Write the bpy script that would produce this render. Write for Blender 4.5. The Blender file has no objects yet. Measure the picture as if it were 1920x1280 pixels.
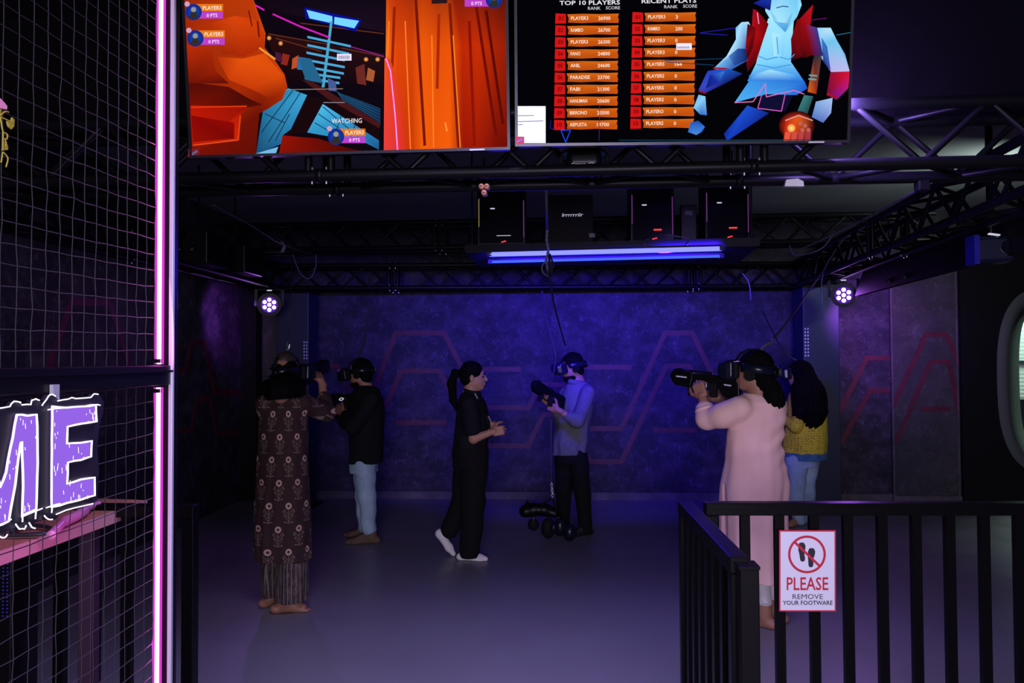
import bpy, bmesh, math, random
import numpy as np
from mathutils import Vector, Matrix

random.seed(7)
rng = np.random.default_rng(7)
scene = bpy.context.scene
COL = scene.collection
rad = math.radians
V = Vector
ZU = V((0, 0, 1))

# ------------------------------------------------------------------ camera
F = 1400.0
CAM = V((0, 0, 1.6))
YAW, PITCH, ROLL = rad(3.6), rad(1.35), rad(0.3)
_f0 = V((-math.sin(YAW), math.cos(YAW), 0))
_r0 = V((math.cos(YAW), math.sin(YAW), 0))
FWD = _f0 * math.cos(PITCH) + ZU * math.sin(PITCH)
_u0 = ZU * math.cos(PITCH) - _f0 * math.sin(PITCH)
RIGHT = _r0 * math.cos(ROLL) - _u0 * math.sin(ROLL)
UP = _u0 * math.cos(ROLL) + _r0 * math.sin(ROLL)
cam_data = bpy.data.cameras.new('camera')
cam_data.sensor_width = 36
cam_data.lens = 36 * F / 1920
cam_data.clip_start = 0.05
cam = bpy.data.objects.new('camera', cam_data)
COL.objects.link(cam)
m = Matrix.Identity(4)
for i, a in enumerate((RIGHT, UP, -FWD)):
    m[0][i], m[1][i], m[2][i] = a
m.translation = CAM
cam.matrix_world = m
scene.camera = cam

# ------------------------------------------------------------------ world, exposure
world = bpy.data.worlds.new('world')
scene.world = world
world.use_nodes = True
bg = world.node_tree.nodes['Background']
bg.inputs[0].default_value = (0.30, 0.26, 0.55, 1)
bg.inputs[1].default_value = 0.012
vs = scene.view_settings
vs.view_transform = 'Standard'
vs.look = 'None'
vs.exposure = 0.0
vs.gamma = 1.0
vs.use_curve_mapping = False

# ------------------------------------------------------------------ large lights
def area_light(name, loc, target, size, power, color, size_y=None, spread=None):
    d = bpy.data.lights.new(name, 'AREA')
    d.energy = power
    d.color = color
    d.size = size
    if size_y:
        d.shape = 'RECTANGLE'
        d.size_y = size_y
    if spread:
        d.spread = spread
    o = bpy.data.objects.new(name, d)
    COL.objects.link(o)
    o.location = loc
    o.rotation_euler = (V(target) - V(loc)).to_track_quat('-Z', 'Y').to_euler()
    return o

# broad frontal fill light, added behind the camera
area_light('frontal_fill', (0.3, -3.86, 1.75), (0.3, 4.0, 1.55), 2.2, 275, (0.84, 0.74, 1.0), 1.5)
# lobby ceiling lamp in front of the screens
area_light('lobby_lamp_light', (-0.25, 2.1, 3.12), (-0.25, 2.6, 0), 1.3, 36, (0.55, 0.47, 1.0), 0.5, rad(96))
# unseen light added above the right truss to brighten the ceiling
area_light('ceiling_fill_light', (3.6, 6.0, 2.75), (3.4, 6.8, 3.2), 0.4, 10.0, (0.80, 1.0, 0.93), 0.2)

# ------------------------------------------------------------------ helpers
def ray(px, py):
    return FWD + RIGHT * ((px - 960) / F) + UP * ((640 - py) / F)
def at_y(px, py, y):
    d = ray(px, py); return CAM + d * ((y - CAM.y) / d.y)
def at_z(px, py, z):
    d = ray(px, py); return CAM + d * ((z - CAM.z) / d.z)
def at_x(px, py, x):
    d = ray(px, py); return CAM + d * ((x - CAM.x) / d.x)
def at_plane(px, py, p, n):
    d = ray(px, py); return CAM + d * ((p - CAM).dot(n) / d.dot(n))

def lin(r, g, b):
    def c(x):
        x /= 255.0
        return x / 12.92 if x <= 0.04045 else ((x + 0.055) / 1.055) ** 2.4
    return (c(r), c(g), c(b), 1.0)

class E:
    """tiny expression builder over shader math nodes"""
    def __init__(s, nt, v): s.nt, s.v = nt, v
    def op(s, o, *a):
        n = s.nt.nodes.new('ShaderNodeMath'); n.operation = o
        for i, x in enumerate((s,) + a):
            x = x.v if isinstance(x, E) else x
            if isinstance(x, (int, float)): n.inputs[i].default_value = x
            else: s.nt.links.new(x, n.inputs[i])
        return E(s.nt, n.outputs[0])
    def __add__(s, b): return s.op('ADD', b)
    def __sub__(s, b): return s.op('SUBTRACT', b)
    def __mul__(s, b): return s.op('MULTIPLY', b)
    def __truediv__(s, b): return s.op('DIVIDE', b)
    def abs(s): return s.op('ABSOLUTE')
    def floor(s): return s.op('FLOOR')
    def mod(s, b): return s.op('FLOORED_MODULO', b)
    def lt(s, b): return s.op('LESS_THAN', b)
    def gt(s, b): return s.op('GREATER_THAN', b)
    def max(s, b): return s.op('MAXIMUM', b)
    def min(s, b): return s.op('MINIMUM', b)
    def sqrt(s): return s.op('SQRT')

def mat(name, col=(0.5, 0.5, 0.5), rough=0.6, metal=0.0, emit=None, strength=0.0, spec=0.5, build=None):
    ma = bpy.data.materials.new(name)
    ma.use_nodes = True
    nt = ma.node_tree
    b = nt.nodes['Principled BSDF']
    c = tuple(col)[:3] + (1.0,)
    b.inputs['Base Color'].default_value = c
    b.inputs['Roughness'].default_value = rough
    b.inputs['Metallic'].default_value = metal
    b.inputs['Specular IOR Level'].default_value = spec
    if emit is not None:
        b.inputs['Emission Color'].default_value = tuple(emit)[:3] + (1.0,)
        b.inputs['Emission Strength'].default_value = strength
    if build: build(nt, b)
    return ma

def n_noise(nt, scale, detail=4, rough=0.5, vec=None, stretch=None):
    n = nt.nodes.new('ShaderNodeTexNoise')
    n.inputs['Scale'].default_value = scale
    n.inputs['Detail'].default_value = detail
    n.inputs['Roughness'].default_value = rough
    tc = nt.nodes.new('ShaderNodeTexCoord')
    src = tc.outputs['Object']
    if stretch:
        mp = nt.nodes.new('ShaderNodeMapping')
        mp.inputs['Scale'].default_value = stretch
        nt.links.new(src, mp.inputs[0]); src = mp.outputs[0]
    nt.links.new(src, n.inputs['Vector'])
    return n.outputs[0]
def n_ramp(nt, sock, stops):
    r = nt.nodes.new('ShaderNodeValToRGB')
    el = r.color_ramp.elements
    while len(el) < len(stops): el.new(0.5)
    for e, (p, c) in zip(el, stops):
        e.position = p; e.color = tuple(c)[:3] + (1.0,)
    nt.links.new(sock, r.inputs[0])
    return r.outputs[0]
def n_mix(nt, fac, a, b):
    x = nt.nodes.new('ShaderNodeMix'); x.data_type = 'RGBA'
    for sock, val in ((x.inputs[0], fac), (x.inputs[6], a), (x.inputs[7], b)):
        if isinstance(val, (int, float)): sock.default_value = val
        elif isinstance(val, tuple): sock.default_value = val[:3] + (1.0,)
        else: nt.links.new(val, sock)
    return x.outputs[2]
def n_bump(nt, b, h, strength, dist=0.01):
    n = nt.nodes.new('ShaderNodeBump')
    n.inputs['Strength'].default_value = strength
    n.inputs['Distance'].default_value = dist
    nt.links.new(h, n.inputs['Height'])
    nt.links.new(n.outputs[0], b.inputs['Normal'])

def noisy(c1, c2, scale, bump=0.0, stretch=None, lo=0.35, hi=0.65, detail=5):
    def f(nt, b):
        n = n_noise(nt, scale, detail, 0.6, stretch=stretch)
        nt.links.new(n_ramp(nt, n, [(lo, c1), (hi, c2)]), b.inputs['Base Color'])
        if bump: n_bump(nt, b, n, bump)
    return f

def plaster(c_dark, c_mid, c_light):
    """worn painted plaster: soft cloud, streaky trowel marks and pale scuffs"""
    def f(nt, b):
        cloud = n_noise(nt, 1.3, 4, 0.6)
        streak = n_noise(nt, 3.4, 8, 0.75, stretch=(1.0, 1.0, 1.25))
        scuff = n_noise(nt, 8.5, 10, 0.85, stretch=(1.1, 1.1, 0.9))
        base = n_ramp(nt, cloud, [(0.35, c_dark), (0.68, c_mid)])
        s = n_ramp(nt, streak, [(0.45, (0, 0, 0)), (0.75, (1, 1, 1))])
        c2 = n_mix(nt, s, base, tuple(c_light))
        k = n_ramp(nt, scuff, [(0.53, (0, 0, 0)), (0.68, (0.9, 0.9, 0.9))])
        c3 = n_mix(nt, k, c2, tuple(min(1, x * 1.9) for x in c_light))
        nt.links.new(c3, b.inputs['Base Color'])
        n_bump(nt, b, streak, 0.25, 0.01)
    return f

def floor_build(nt, b):
    n = n_noise(nt, 0.9, 5, 0.6)
    nt.links.new(n_ramp(nt, n, [(0.3, (0.185, 0.175, 0.19)), (0.7, (0.225, 0.215, 0.23))]), b.inputs['Base Color'])
    n2 = n_noise(nt, 3.0, 5, 0.6)
    nt.links.new(n_ramp(nt, n2, [(0.3, (0.34,) * 3), (0.7, (0.46,) * 3)]), b.inputs['Roughness'])

def kurta_print(nt, b):
    """rows of small flowers: ring blossom on a stem with paired twigs"""
    uv = nt.nodes.new('ShaderNodeUVMap'); uv.uv_map = 'UVMap'
    sp = nt.nodes.new('ShaderNodeSeparateXYZ'); nt.links.new(uv.outputs[0], sp.inputs[0])
    u, v = E(nt, sp.outputs[0]), E(nt, sp.outputs[1])
    W, H = 0.132, 0.143
    row = (v / H).floor()
    lv = v - row * H
    u2 = u + row.mod(2.0) * (W / 2)
    lu = u2.mod(W) - W / 2
    au = lu.abs()
    d = (lu * lu + (lv - 0.117) * (lv - 0.117)).sqrt()
    ring = d.lt(0.0205) * d.gt(0.0085)
    stem = au.lt(0.0013) * lv.gt(0.012) * lv.lt(0.1)
    tw = None
    for b0, sl, mx in ((0.02, 1.5, 0.026), (0.042, 1.25, 0.034), (0.064, 1.1, 0.027), (0.012, 0.25, 0.024)):
        t = (lv - au * sl - b0).abs().lt(0.0022) * au.lt(mx)
        tip = (((au - mx) * (au - mx)) + ((lv - (b0 + sl * mx)) * (lv - (b0 + sl * mx)))).sqrt().lt(0.0042)
        tw = t.max(tip) if tw is None else tw.max(t).max(tip)
    lines = stem.max(tw)
    n = n_noise(nt, 30, 3)
    cloth = n_ramp(nt, n, [(0.3, (0.026, 0.009, 0.008)), (0.7, (0.040, 0.014, 0.012))])
    c1 = n_mix(nt, lines.v, cloth, (0.22, 0.17, 0.11))
    c2 = n_mix(nt, ring.v, c1, (0.52, 0.34, 0.25))
    nt.links.new(c2, b.inputs['Base Color'])

def stripe_cloth(nt, b):
    uv = nt.nodes.new('ShaderNodeUVMap'); uv.uv_map = 'UVMap'
    sp = nt.nodes.new('ShaderNodeSeparateXYZ'); nt.links.new(uv.outputs[0], sp.inputs[0])
    u = E(nt, sp.outputs[0])
    st = (u.mod(0.022) - 0.011).abs().lt(0.0022)
    n = n_noise(nt, 60, 6, 0.8, stretch=(1, 1, 0.25))
    k = n_ramp(nt, n, [(0.48, (0, 0, 0)), (0.6, (1, 1, 1))])
    base = n_mix(nt, k, (0.030, 0.020, 0.020), (0.13, 0.095, 0.075))
    nt.links.new(n_mix(nt, st.v, base, (0.20, 0.15, 0.12)), b.inputs['Base Color'])

def knit(nt, b):
    vo = nt.nodes.new('ShaderNodeTexVoronoi'); vo.inputs['Scale'].default_value = 42
    vo.inputs['Randomness'].default_value = 0.35
    tc = nt.nodes.new('ShaderNodeTexCoord'); nt.links.new(tc.outputs['Object'], vo.inputs['Vector'])
    nt.links.new(n_ramp(nt, vo.outputs['Distance'], [(0.12, (0.10, 0.07, 0.01)), (0.36, (0.62, 0.50, 0.02))]), b.inputs['Base Color'])
    n_bump(nt, b, vo.outputs['Distance'], 0.5, 0.006)

def denim(nt, b):
    n = n_noise(nt, 6, 6, 0.7, stretch=(1, 1, 0.5))
    nt.links.new(n_ramp(nt, n, [(0.3, (0.20, 0.31, 0.44)), (0.7, (0.45, 0.60, 0.72))]), b.inputs['Base Color'])

def emitter(name, col, strength):
    ma = bpy.data.materials.new(name); ma.use_nodes = True
    nt = ma.node_tree; nt.nodes.clear()
    e = nt.nodes.new('ShaderNodeEmission'); o = nt.nodes.new('ShaderNodeOutputMaterial')
    e.inputs[0].default_value = tuple(col)[:3] + (1,); e.inputs[1].default_value = strength
    nt.links.new(e.outputs[0], o.inputs[0])
    return ma
def picture_mat(name, strength):
    ma = emitter(name, (1, 1, 1), strength)
    nt = ma.node_tree
    a = nt.nodes.new('ShaderNodeVertexColor'); a.layer_name = 'Col'
    e = [n for n in nt.nodes if n.type == 'EMISSION'][0]
    nt.links.new(a.outputs[0], e.inputs[0])
    return ma
def print_mat(name):
    def f(nt, b):
        a = nt.nodes.new('ShaderNodeVertexColor'); a.layer_name = 'Col'
        nt.links.new(a.outputs[0], b.inputs['Base Color'])
    return mat(name, rough=0.55, build=f)

M = dict(
    floor=mat('grey_epoxy_floor', rough=0.4, build=floor_build),
    plaster=mat('worn_plaster', rough=0.75, build=plaster((0.006, 0.0045, 0.012), (0.014, 0.010, 0.025), (0.065, 0.048, 0.082))),
    plaster_side=mat('worn_plaster_side', rough=0.75, build=plaster((0.022, 0.021, 0.023), (0.034, 0.032, 0.034), (0.055, 0.052, 0.056))),
    skirting=mat('pale_skirting', rough=0.7, build=noisy((0.055, 0.045, 0.055), (0.11, 0.09, 0.105), 5)),
    stripe=mat('dark_red_paint', rough=0.6, build=noisy((0.065, 0.003, 0.016), (0.10, 0.006, 0.024), 9)),
    black_wall=mat('black_painted_board', (0.003, 0.003, 0.004), 0.7, spec=0.2),
    fascia=mat('dark_fascia_paint', (0.0025, 0.002, 0.003), 0.8, spec=0.04),
    ceiling=mat('ceiling_paint', rough=0.85, build=noisy((0.20, 0.20, 0.205), (0.24, 0.24, 0.245), 1.2)),
    dark_ceiling=mat('dark_ceiling', (0.05, 0.05, 0.055), 0.85),
    truss=mat('black_truss_powdercoat', (0.004, 0.004, 0.005), 0.38, spec=0.14),
    rail=mat('black_rail_paint', (0.0025, 0.0025, 0.003), 0.30, spec=0.16),
    beam=mat('black_beam_paint', (0.005, 0.005, 0.007), 0.32, spec=0.2),
    navy=mat('navy_column_cladding', (0.012, 0.016, 0.045), 0.5),
    plastic=mat('black_plastic', (0.004, 0.004, 0.005), 0.35, spec=0.18),
    plastic_gloss=mat('glossy_black_plastic', (0.008, 0.008, 0.012), 0.2, spec=0.25),
    visor=mat('dark_visor_plastic', (0.006, 0.008, 0.020), 0.24, spec=0.25),
    rubber=mat('black_rubber', (0.006, 0.006, 0.007), 0.75, spec=0.2),
    greyplastic=mat('grey_plastic', (0.045, 0.045, 0.060), 0.4),
    aluminium=mat('brushed_aluminium', (0.55, 0.55, 0.62), 0.42, 0.2),
    steel=mat('bright_steel', (0.70, 0.70, 0.74), 0.28, 0.9),
    copper=mat('copper_coupler', (0.75, 0.36, 0.20), 0.35, 0.5),
    cable=mat('dark_cable', (0.020, 0.020, 0.030), 0.45),
    palecable=mat('pale_cable', (0.09, 0.085, 0.13), 0.5),
    net=mat('net_cord', (0.034, 0.029, 0.038), 0.6),
    wood=mat('reddish_wood_top', rough=0.45, build=noisy((0.36, 0.13, 0.08), (0.52, 0.22, 0.14), 6, stretch=(6, 0.6, 1))),
    woodedge=mat('wood_edge', (0.55, 0.30, 0.30), 0.5),
    board=mat('black_tray_board', (0.005, 0.005, 0.006), 0.5, spec=0.1),
    skin=mat('skin_brown', (0.36, 0.17, 0.10), 0.55),
    skin_light=mat('skin_tan', (0.42, 0.20, 0.13), 0.55),
    hair=mat('black_hair', rough=0.75, spec=0.05, build=noisy((0.002, 0.0018, 0.0018), (0.005, 0.004, 0.004), 60)),
    kurta=mat('floral_kurta_cloth', rough=0.85, build=kurta_print),
    stripecloth=mat('striped_trouser_cloth', rough=0.85, build=stripe_cloth),
    pink=mat('pale_pink_cotton', rough=0.8, build=noisy((0.86, 0.53, 0.45), (0.93, 0.60, 0.52), 7)),
    white=mat('white_cotton', (0.78, 0.75, 0.74), 0.8),
    sock=mat('white_sock', (0.75, 0.73, 0.72), 0.85),
    blackcloth=mat('black_knit', (0.010, 0.010, 0.011), 0.95, spec=0.1),
    polo=mat('black_polo_cloth', (0.010, 0.010, 0.014), 0.85, spec=0.1),
    blackpants=mat('black_trouser_cloth', (0.007, 0.007, 0.008), 0.9, spec=0.15),
    denim=mat('light_blue_denim', rough=0.85, build=denim),
    greyshirt=mat('grey_blue_shirt', rough=0.85, build=noisy((0.10, 0.10, 0.11), (0.13, 0.13, 0.14), 25)),
    knit=mat('mustard_knit', rough=0.9, build=knit),
    bluehem=mat('blue_hem_cloth', rough=0.85, build=noisy((0.03, 0.10, 0.22), (0.06, 0.17, 0.30), 40)),
    brownshoe=mat('brown_suede', (0.13, 0.085, 0.05), 0.8),
    blackshoe=mat('black_shoe', (0.008, 0.008, 0.009), 0.6),
    browncap=mat('brown_headset_cap', (0.04, 0.028, 0.022), 0.5, spec=0.3),
    paper=mat('white_paper', (0.62, 0.62, 0.66), 0.7),
    red=mat('red_print', (0.62, 0.02, 0.05), 0.6),
    ink=mat('black_ink', (0.012, 0.012, 0.016), 0.6),
    glass=mat('tinted_case_glass', (0.006, 0.006, 0.009), 0.12, spec=0.2),
    sticker=mat('white_sticker', (0.7, 0.7, 0.74), 0.6),
    lip=mat('lip_colour', (0.28, 0.09, 0.07), 0.5),
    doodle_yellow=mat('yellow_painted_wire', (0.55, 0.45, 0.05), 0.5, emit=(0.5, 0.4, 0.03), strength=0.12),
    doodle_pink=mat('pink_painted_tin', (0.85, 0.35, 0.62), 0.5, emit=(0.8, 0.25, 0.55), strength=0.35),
    neon_core=emitter('neon_core_pink', (1.0, 0.36, 0.92), 5.0),
    neon_halo=emitter('neon_halo_magenta', (0.85, 0.05, 0.75), 0.9),
    tube_core=emitter('tube_core_blue', (0.055, 0.06, 1.0), 6.0),
    tube_thin=emitter('tube_thin_blue', (0.02, 0.045, 1.0), 3.5),
    led=emitter('led_lens_violet', (0.62, 0.35, 1.0), 9.0),
    led_halo=emitter('led_reflector_violet', (0.10, 0.02, 0.42), 0.9),
    led_red=emitter('indicator_red', (1.0, 0.05, 0.06), 1.2),
    led_white=emitter('indicator_white', (0.7, 0.7, 0.9), 0.8),
    rgb_pink=emitter('case_light_pink', (0.25, 0.06, 0.32), 0.5),
    rgb_yellow=emitter('case_light_yellow', (0.45, 0.35, 0.10), 0.5),
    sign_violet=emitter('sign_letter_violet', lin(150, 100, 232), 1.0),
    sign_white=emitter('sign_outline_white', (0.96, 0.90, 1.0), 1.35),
    logo_blue=emitter('column_lettering_blue', (0.05, 0.06, 0.75), 0.8),
    far_room=emitter('far_room_light', (0.55, 0.85, 0.66), 1.0),
    picture=picture_mat('screen_picture', 1.0),
    print=print_mat('printed_sheet'),
)

def empty(name, loc, label=None, cat=None, group=None, kind=None):
    o = bpy.data.objects.new(name, None)
    COL.objects.link(o)
    o.location = loc
    o.empty_display_size = 0.1
    tag(o, label, cat, group, kind)
    return o
def tag(o, label=None, cat=None, group=None, kind=None):
    if label: o['label'] = label
    if cat: o['category'] = cat
    if group: o['group'] = group
    if kind: o['kind'] = kind
    return o
def put(o, parent):
    COL.objects.link(o)
    if parent is not None:
        o.parent = parent
        off = V((0, 0, 0)); p = parent
        if p.parent is None and p.type == 'EMPTY':
            off = V(p.location)
        elif p.parent is not None:
            # a sub-part: the part keeps identity transform, so the chain is the root's offset undone once
            off = V((0, 0, 0))
        o.matrix_parent_inverse = Matrix.Translation(-off)
    return o

class MB:
    def __init__(s): s.v, s.f = [], []
    def add(s, vs_, fs):
        b = len(s.v); s.v += [V(x) for x in vs_]; s.f += [tuple(b + i for i in f) for f in fs]; return s
    def box(s, c, size, R=None):
        c = V(c); h = V(size) / 2
        pts = [V((x * h.x, y * h.y, z * h.z)) for x in (-1, 1) for y in (-1, 1) for z in (-1, 1)]
        if R is not None: pts = [R @ p for p in pts]
        return s.add([c + p for p in pts], [(0, 1, 3, 2), (4, 6, 7, 5), (0, 4, 5, 1), (2, 3, 7, 6), (0, 2, 6, 4), (1, 5, 7, 3)])
    def bar(s, a, b, w, h, up=ZU):
        a, b = V(a), V(b); d = (b - a)
        L = d.length; d.normalize()
        side = d.cross(up)
        if side.length < 1e-4: side = d.cross(V((1, 0, 0)))
        side.normalize(); u = side.cross(d)
        R = Matrix((d, side, u)).transposed()
        return s.box((a + b) / 2, (L, w, h), R)
    def tube(s, pts, r, n=8, closed=False, flat=None, up=None):
        pts = [V(p) for p in pts]; k = len(pts)
        rs = r if isinstance(r, (list, tuple)) else [r] * k
        base = len(s.v); prev = None
        for i, p in enumerate(pts):
            if closed: t = pts[(i + 1) % k] - pts[i - 1]
            else: t = pts[min(i + 1, k - 1)] - pts[max(i - 1, 0)]
            if t.length < 1e-9: t = V((0, 0, 1))
            t.normalize()
            if up is not None: a = t.cross(up)
            elif prev is None: a = t.cross(ZU if abs(t.z) < 0.9 else V((1, 0, 0)))
            else: a = prev - t * prev.dot(t)
            if a.length < 1e-6: a = t.cross(V((1, 0.3, 0)))
            a.normalize(); prev = a; b = t.cross(a)
            for j in range(n):
                q = 2 * math.pi * j / n
                fa, fb = flat if flat else (1, 1)
                s.v.append(p + (a * math.cos(q) * fa + b * math.sin(q) * fb) * rs[i])
        for i in range(k if closed else k - 1):
            i2 = (i + 1) % k
            for j in range(n):
                j2 = (j + 1) % n
                s.f.append((base + i * n + j, base + i * n + j2, base + i2 * n + j2, base + i2 * n + j))
        if not closed:
            s.f.append(tuple(base + j for j in reversed(range(n))))
            s.f.append(tuple(base + (k - 1) * n + j for j in range(n)))
        return s
    def prism(s, pts, o, u, v, w, t):
        """2D outline pts in (u,v) from origin o, extruded symmetric +-t/2 along w"""
        o, u, v, w = V(o), V(u), V(v), V(w); n = len(pts)
        A = [o + u * p[0] + v * p[1] - w * (t / 2) for p in pts]
        B = [o + u * p[0] + v * p[1] + w * (t / 2) for p in pts]
        fs = [tuple(reversed(range(n))), tuple(range(n, 2 * n))]
        fs += [(i, (i + 1) % n, n + (i + 1) % n, n + i) for i in range(n)]
        return s.add(A + B, fs)
    def build(s, name, ma, parent=None, smooth=False, bevel=0.0, label=None, cat=None, group=None, kind=None):
        me = bpy.data.meshes.new(name)
        me.from_pydata([tuple(x) for x in s.v], [], s.f)
        bm = bmesh.new(); bm.from_mesh(me)
        bmesh.ops.recalc_face_normals(bm, faces=bm.faces)
        bm.to_mesh(me); bm.free()
        me.materials.append(ma)
        if smooth:
            me.polygons.foreach_set('use_smooth', [True] * len(me.polygons))
        o = bpy.data.objects.new(name, me)
        put(o, parent)
        if bevel:
            b = o.modifiers.new('bevel', 'BEVEL'); b.width = bevel; b.segments = 2; b.limit_method = 'ANGLE'; b.angle_limit = rad(40)
        tag(o, label, cat, group, kind)
        return o

def arc(c, a, b, r1, r2, t0, t1, n):
    c, a, b = V(c), V(a), V(b)
    return [c + a * (math.cos(t0 + (t1 - t0) * i / n) * r1) + b * (math.sin(t0 + (t1 - t0) * i / n) * r2) for i in range(n + 1)]
def spline(pts, n=8):
    pts = [V(p) for p in pts]; out = []
    for i in range(len(pts) - 1):
        p0, p1, p2, p3 = pts[max(i - 1, 0)], pts[i], pts[i + 1], pts[min(i + 2, len(pts) - 1)]
        for j in range(n):
            t = j / n
            out.append(0.5 * ((2 * p1) + (p2 - p0) * t + (2 * p0 - 5 * p1 + 4 * p2 - p3) * t * t + (3 * p1 - p0 - 3 * p2 + p3) * t ** 3))
    out.append(pts[-1]); return out

_unit = {}
def unit_cylinder(n=10):
    if n not in _unit:
        b = MB(); b.tube([(0, 0, -0.5), (0, 0, 0.5)], 1.0, n, up=V((0, 1, 0)))
        me = bpy.data.meshes.new('rod'); me.from_pydata([tuple(x) for x in b.v], [], b.f)
        me.polygons.foreach_set('use_smooth', [len(p.vertices) == 4 for p in me.polygons])
        _unit[n] = me
    return _unit[n]
_rodmesh = {}
def rod(name, a, b, r, ma, parent, n=10):
    key = (n, ma.name)
    if key not in _rodmesh:
        me = unit_cylinder(n).copy(); me.materials.append(ma); _rodmesh[key] = me
    o = bpy.data.objects.new(name, _rodmesh[key])
    a, b = V(a), V(b); d = b - a
    o.matrix_basis = Matrix.Translation((a + b) / 2) @ d.to_track_quat('Z', 'Y').to_matrix().to_4x4() @ Matrix.Diagonal((r, r, d.length, 1))
    put(o, parent)
    return o

# flat print / picture canvas: coloured polygons lying on one plane
class Canvas:
    def __init__(s, p, n, step=0.00005):
        s.p, s.n, s.step = V(p), V(n), step
        s.v, s.f, s.c, s.layer = [], [], [], 1
    def world(s, px, py, layer=None):
        q = at_plane(px, py, s.p, s.n)
        return q + s.n * (s.step * (s.layer if layer is None else layer))
    def poly(s, pts, cols):
        """pts in photo coordinates; one colour or one per corner"""
        b = len(s.v)
        if not isinstance(cols, list): cols = [cols] * len(pts)
        s.v += [s.world(*p) for p in pts]
        s.c += [lin(*c) for c in cols]
        s.f.append(tuple(range(b, b + len(pts))))
        s.layer += 1
    def line(s, pts, w, col):
        for (x0, y0), (x1, y1) in zip(pts, pts[1:]):
            dx, dy = x1 - x0, y1 - y0; L = math.hypot(dx, dy) or 1
            nx, ny = -dy / L * w / 2, dx / L * w / 2
            s.poly([(x0 + nx, y0 + ny), (x1 + nx, y1 + ny), (x1 - nx, y1 - ny), (x0 - nx, y0 - ny)], col)
            s.layer -= 1
        s.layer += 1
    def disc(s, x, y, r, col, n=16, ry=None, rim=None):
        pts = [(x + r * math.cos(2 * math.pi * i / n), y + (ry or r) * math.sin(2 * math.pi * i / n)) for i in range(n)]
        if rim is None: return s.poly(pts, col)
        b = len(s.v)
        s.v.append(s.world(x, y)); s.c.append(lin(*col))
        for q in pts: s.v.append(s.world(*q)); s.c.append(lin(*rim))
        for i in range(n): s.f.append((b, b + 1 + i, b + 1 + (i + 1) % n))
        s.layer += 1
    def text(s, txt, x0, y0, x1, y1, col, slope=0.0, bold=0.0):
        """lettering squeezed into the photo box x0..x1, y0 (cap top)..y1 (base)"""
        vs_, fs = glyphs(txt, bold)
        b = len(s.v)
        w = max(q[0] for q in vs_) or 1; h = 0.72
        for (gx, gy) in vs_:
            px = x0 + (x1 - x0) * gx / w
            py = y1 - (y1 - y0) * gy / h + slope * (px - x0)
            s.v.append(s.world(px, py)); s.c.append(lin(*col))
        s.f += [tuple(b + i for i in f) for f in fs]
        s.layer += 1
    def build(s, name, ma, parent):
        me = bpy.data.meshes.new(name)
        me.from_pydata([tuple(x) for x in s.v], [], s.f)
        a = me.color_attributes.new('Col', 'FLOAT_COLOR', 'POINT')
        a.data.foreach_set('color', [x for c in s.c for x in c])
        me.materials.append(ma)
        o = bpy.data.objects.new(name, me)
        return put(o, parent)
_gl = {}
def glyphs(txt, bold=0.0):
    k = (txt, bold)
    if k in _gl: return _gl[k]
    cu = bpy.data.curves.new('lettering', 'FONT')
    cu.body = txt; cu.size = 1.0; cu.resolution_u = 2; cu.offset = bold
    o = bpy.data.objects.new('lettering', cu)
    me = bpy.data.meshes.new_from_object(o)
    vs_ = [(v.co.x, v.co.y) for v in me.vertices]
    mx = min(v[0] for v in vs_); vs_ = [(x - mx, y) for x, y in vs_]
    fs = [tuple(p.vertices) for p in me.polygons]
    bpy.data.objects.remove(o); bpy.data.meshes.remove(me); bpy.data.curves.remove(cu)
    _gl[k] = (vs_, fs)
    return _gl[k]

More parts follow.
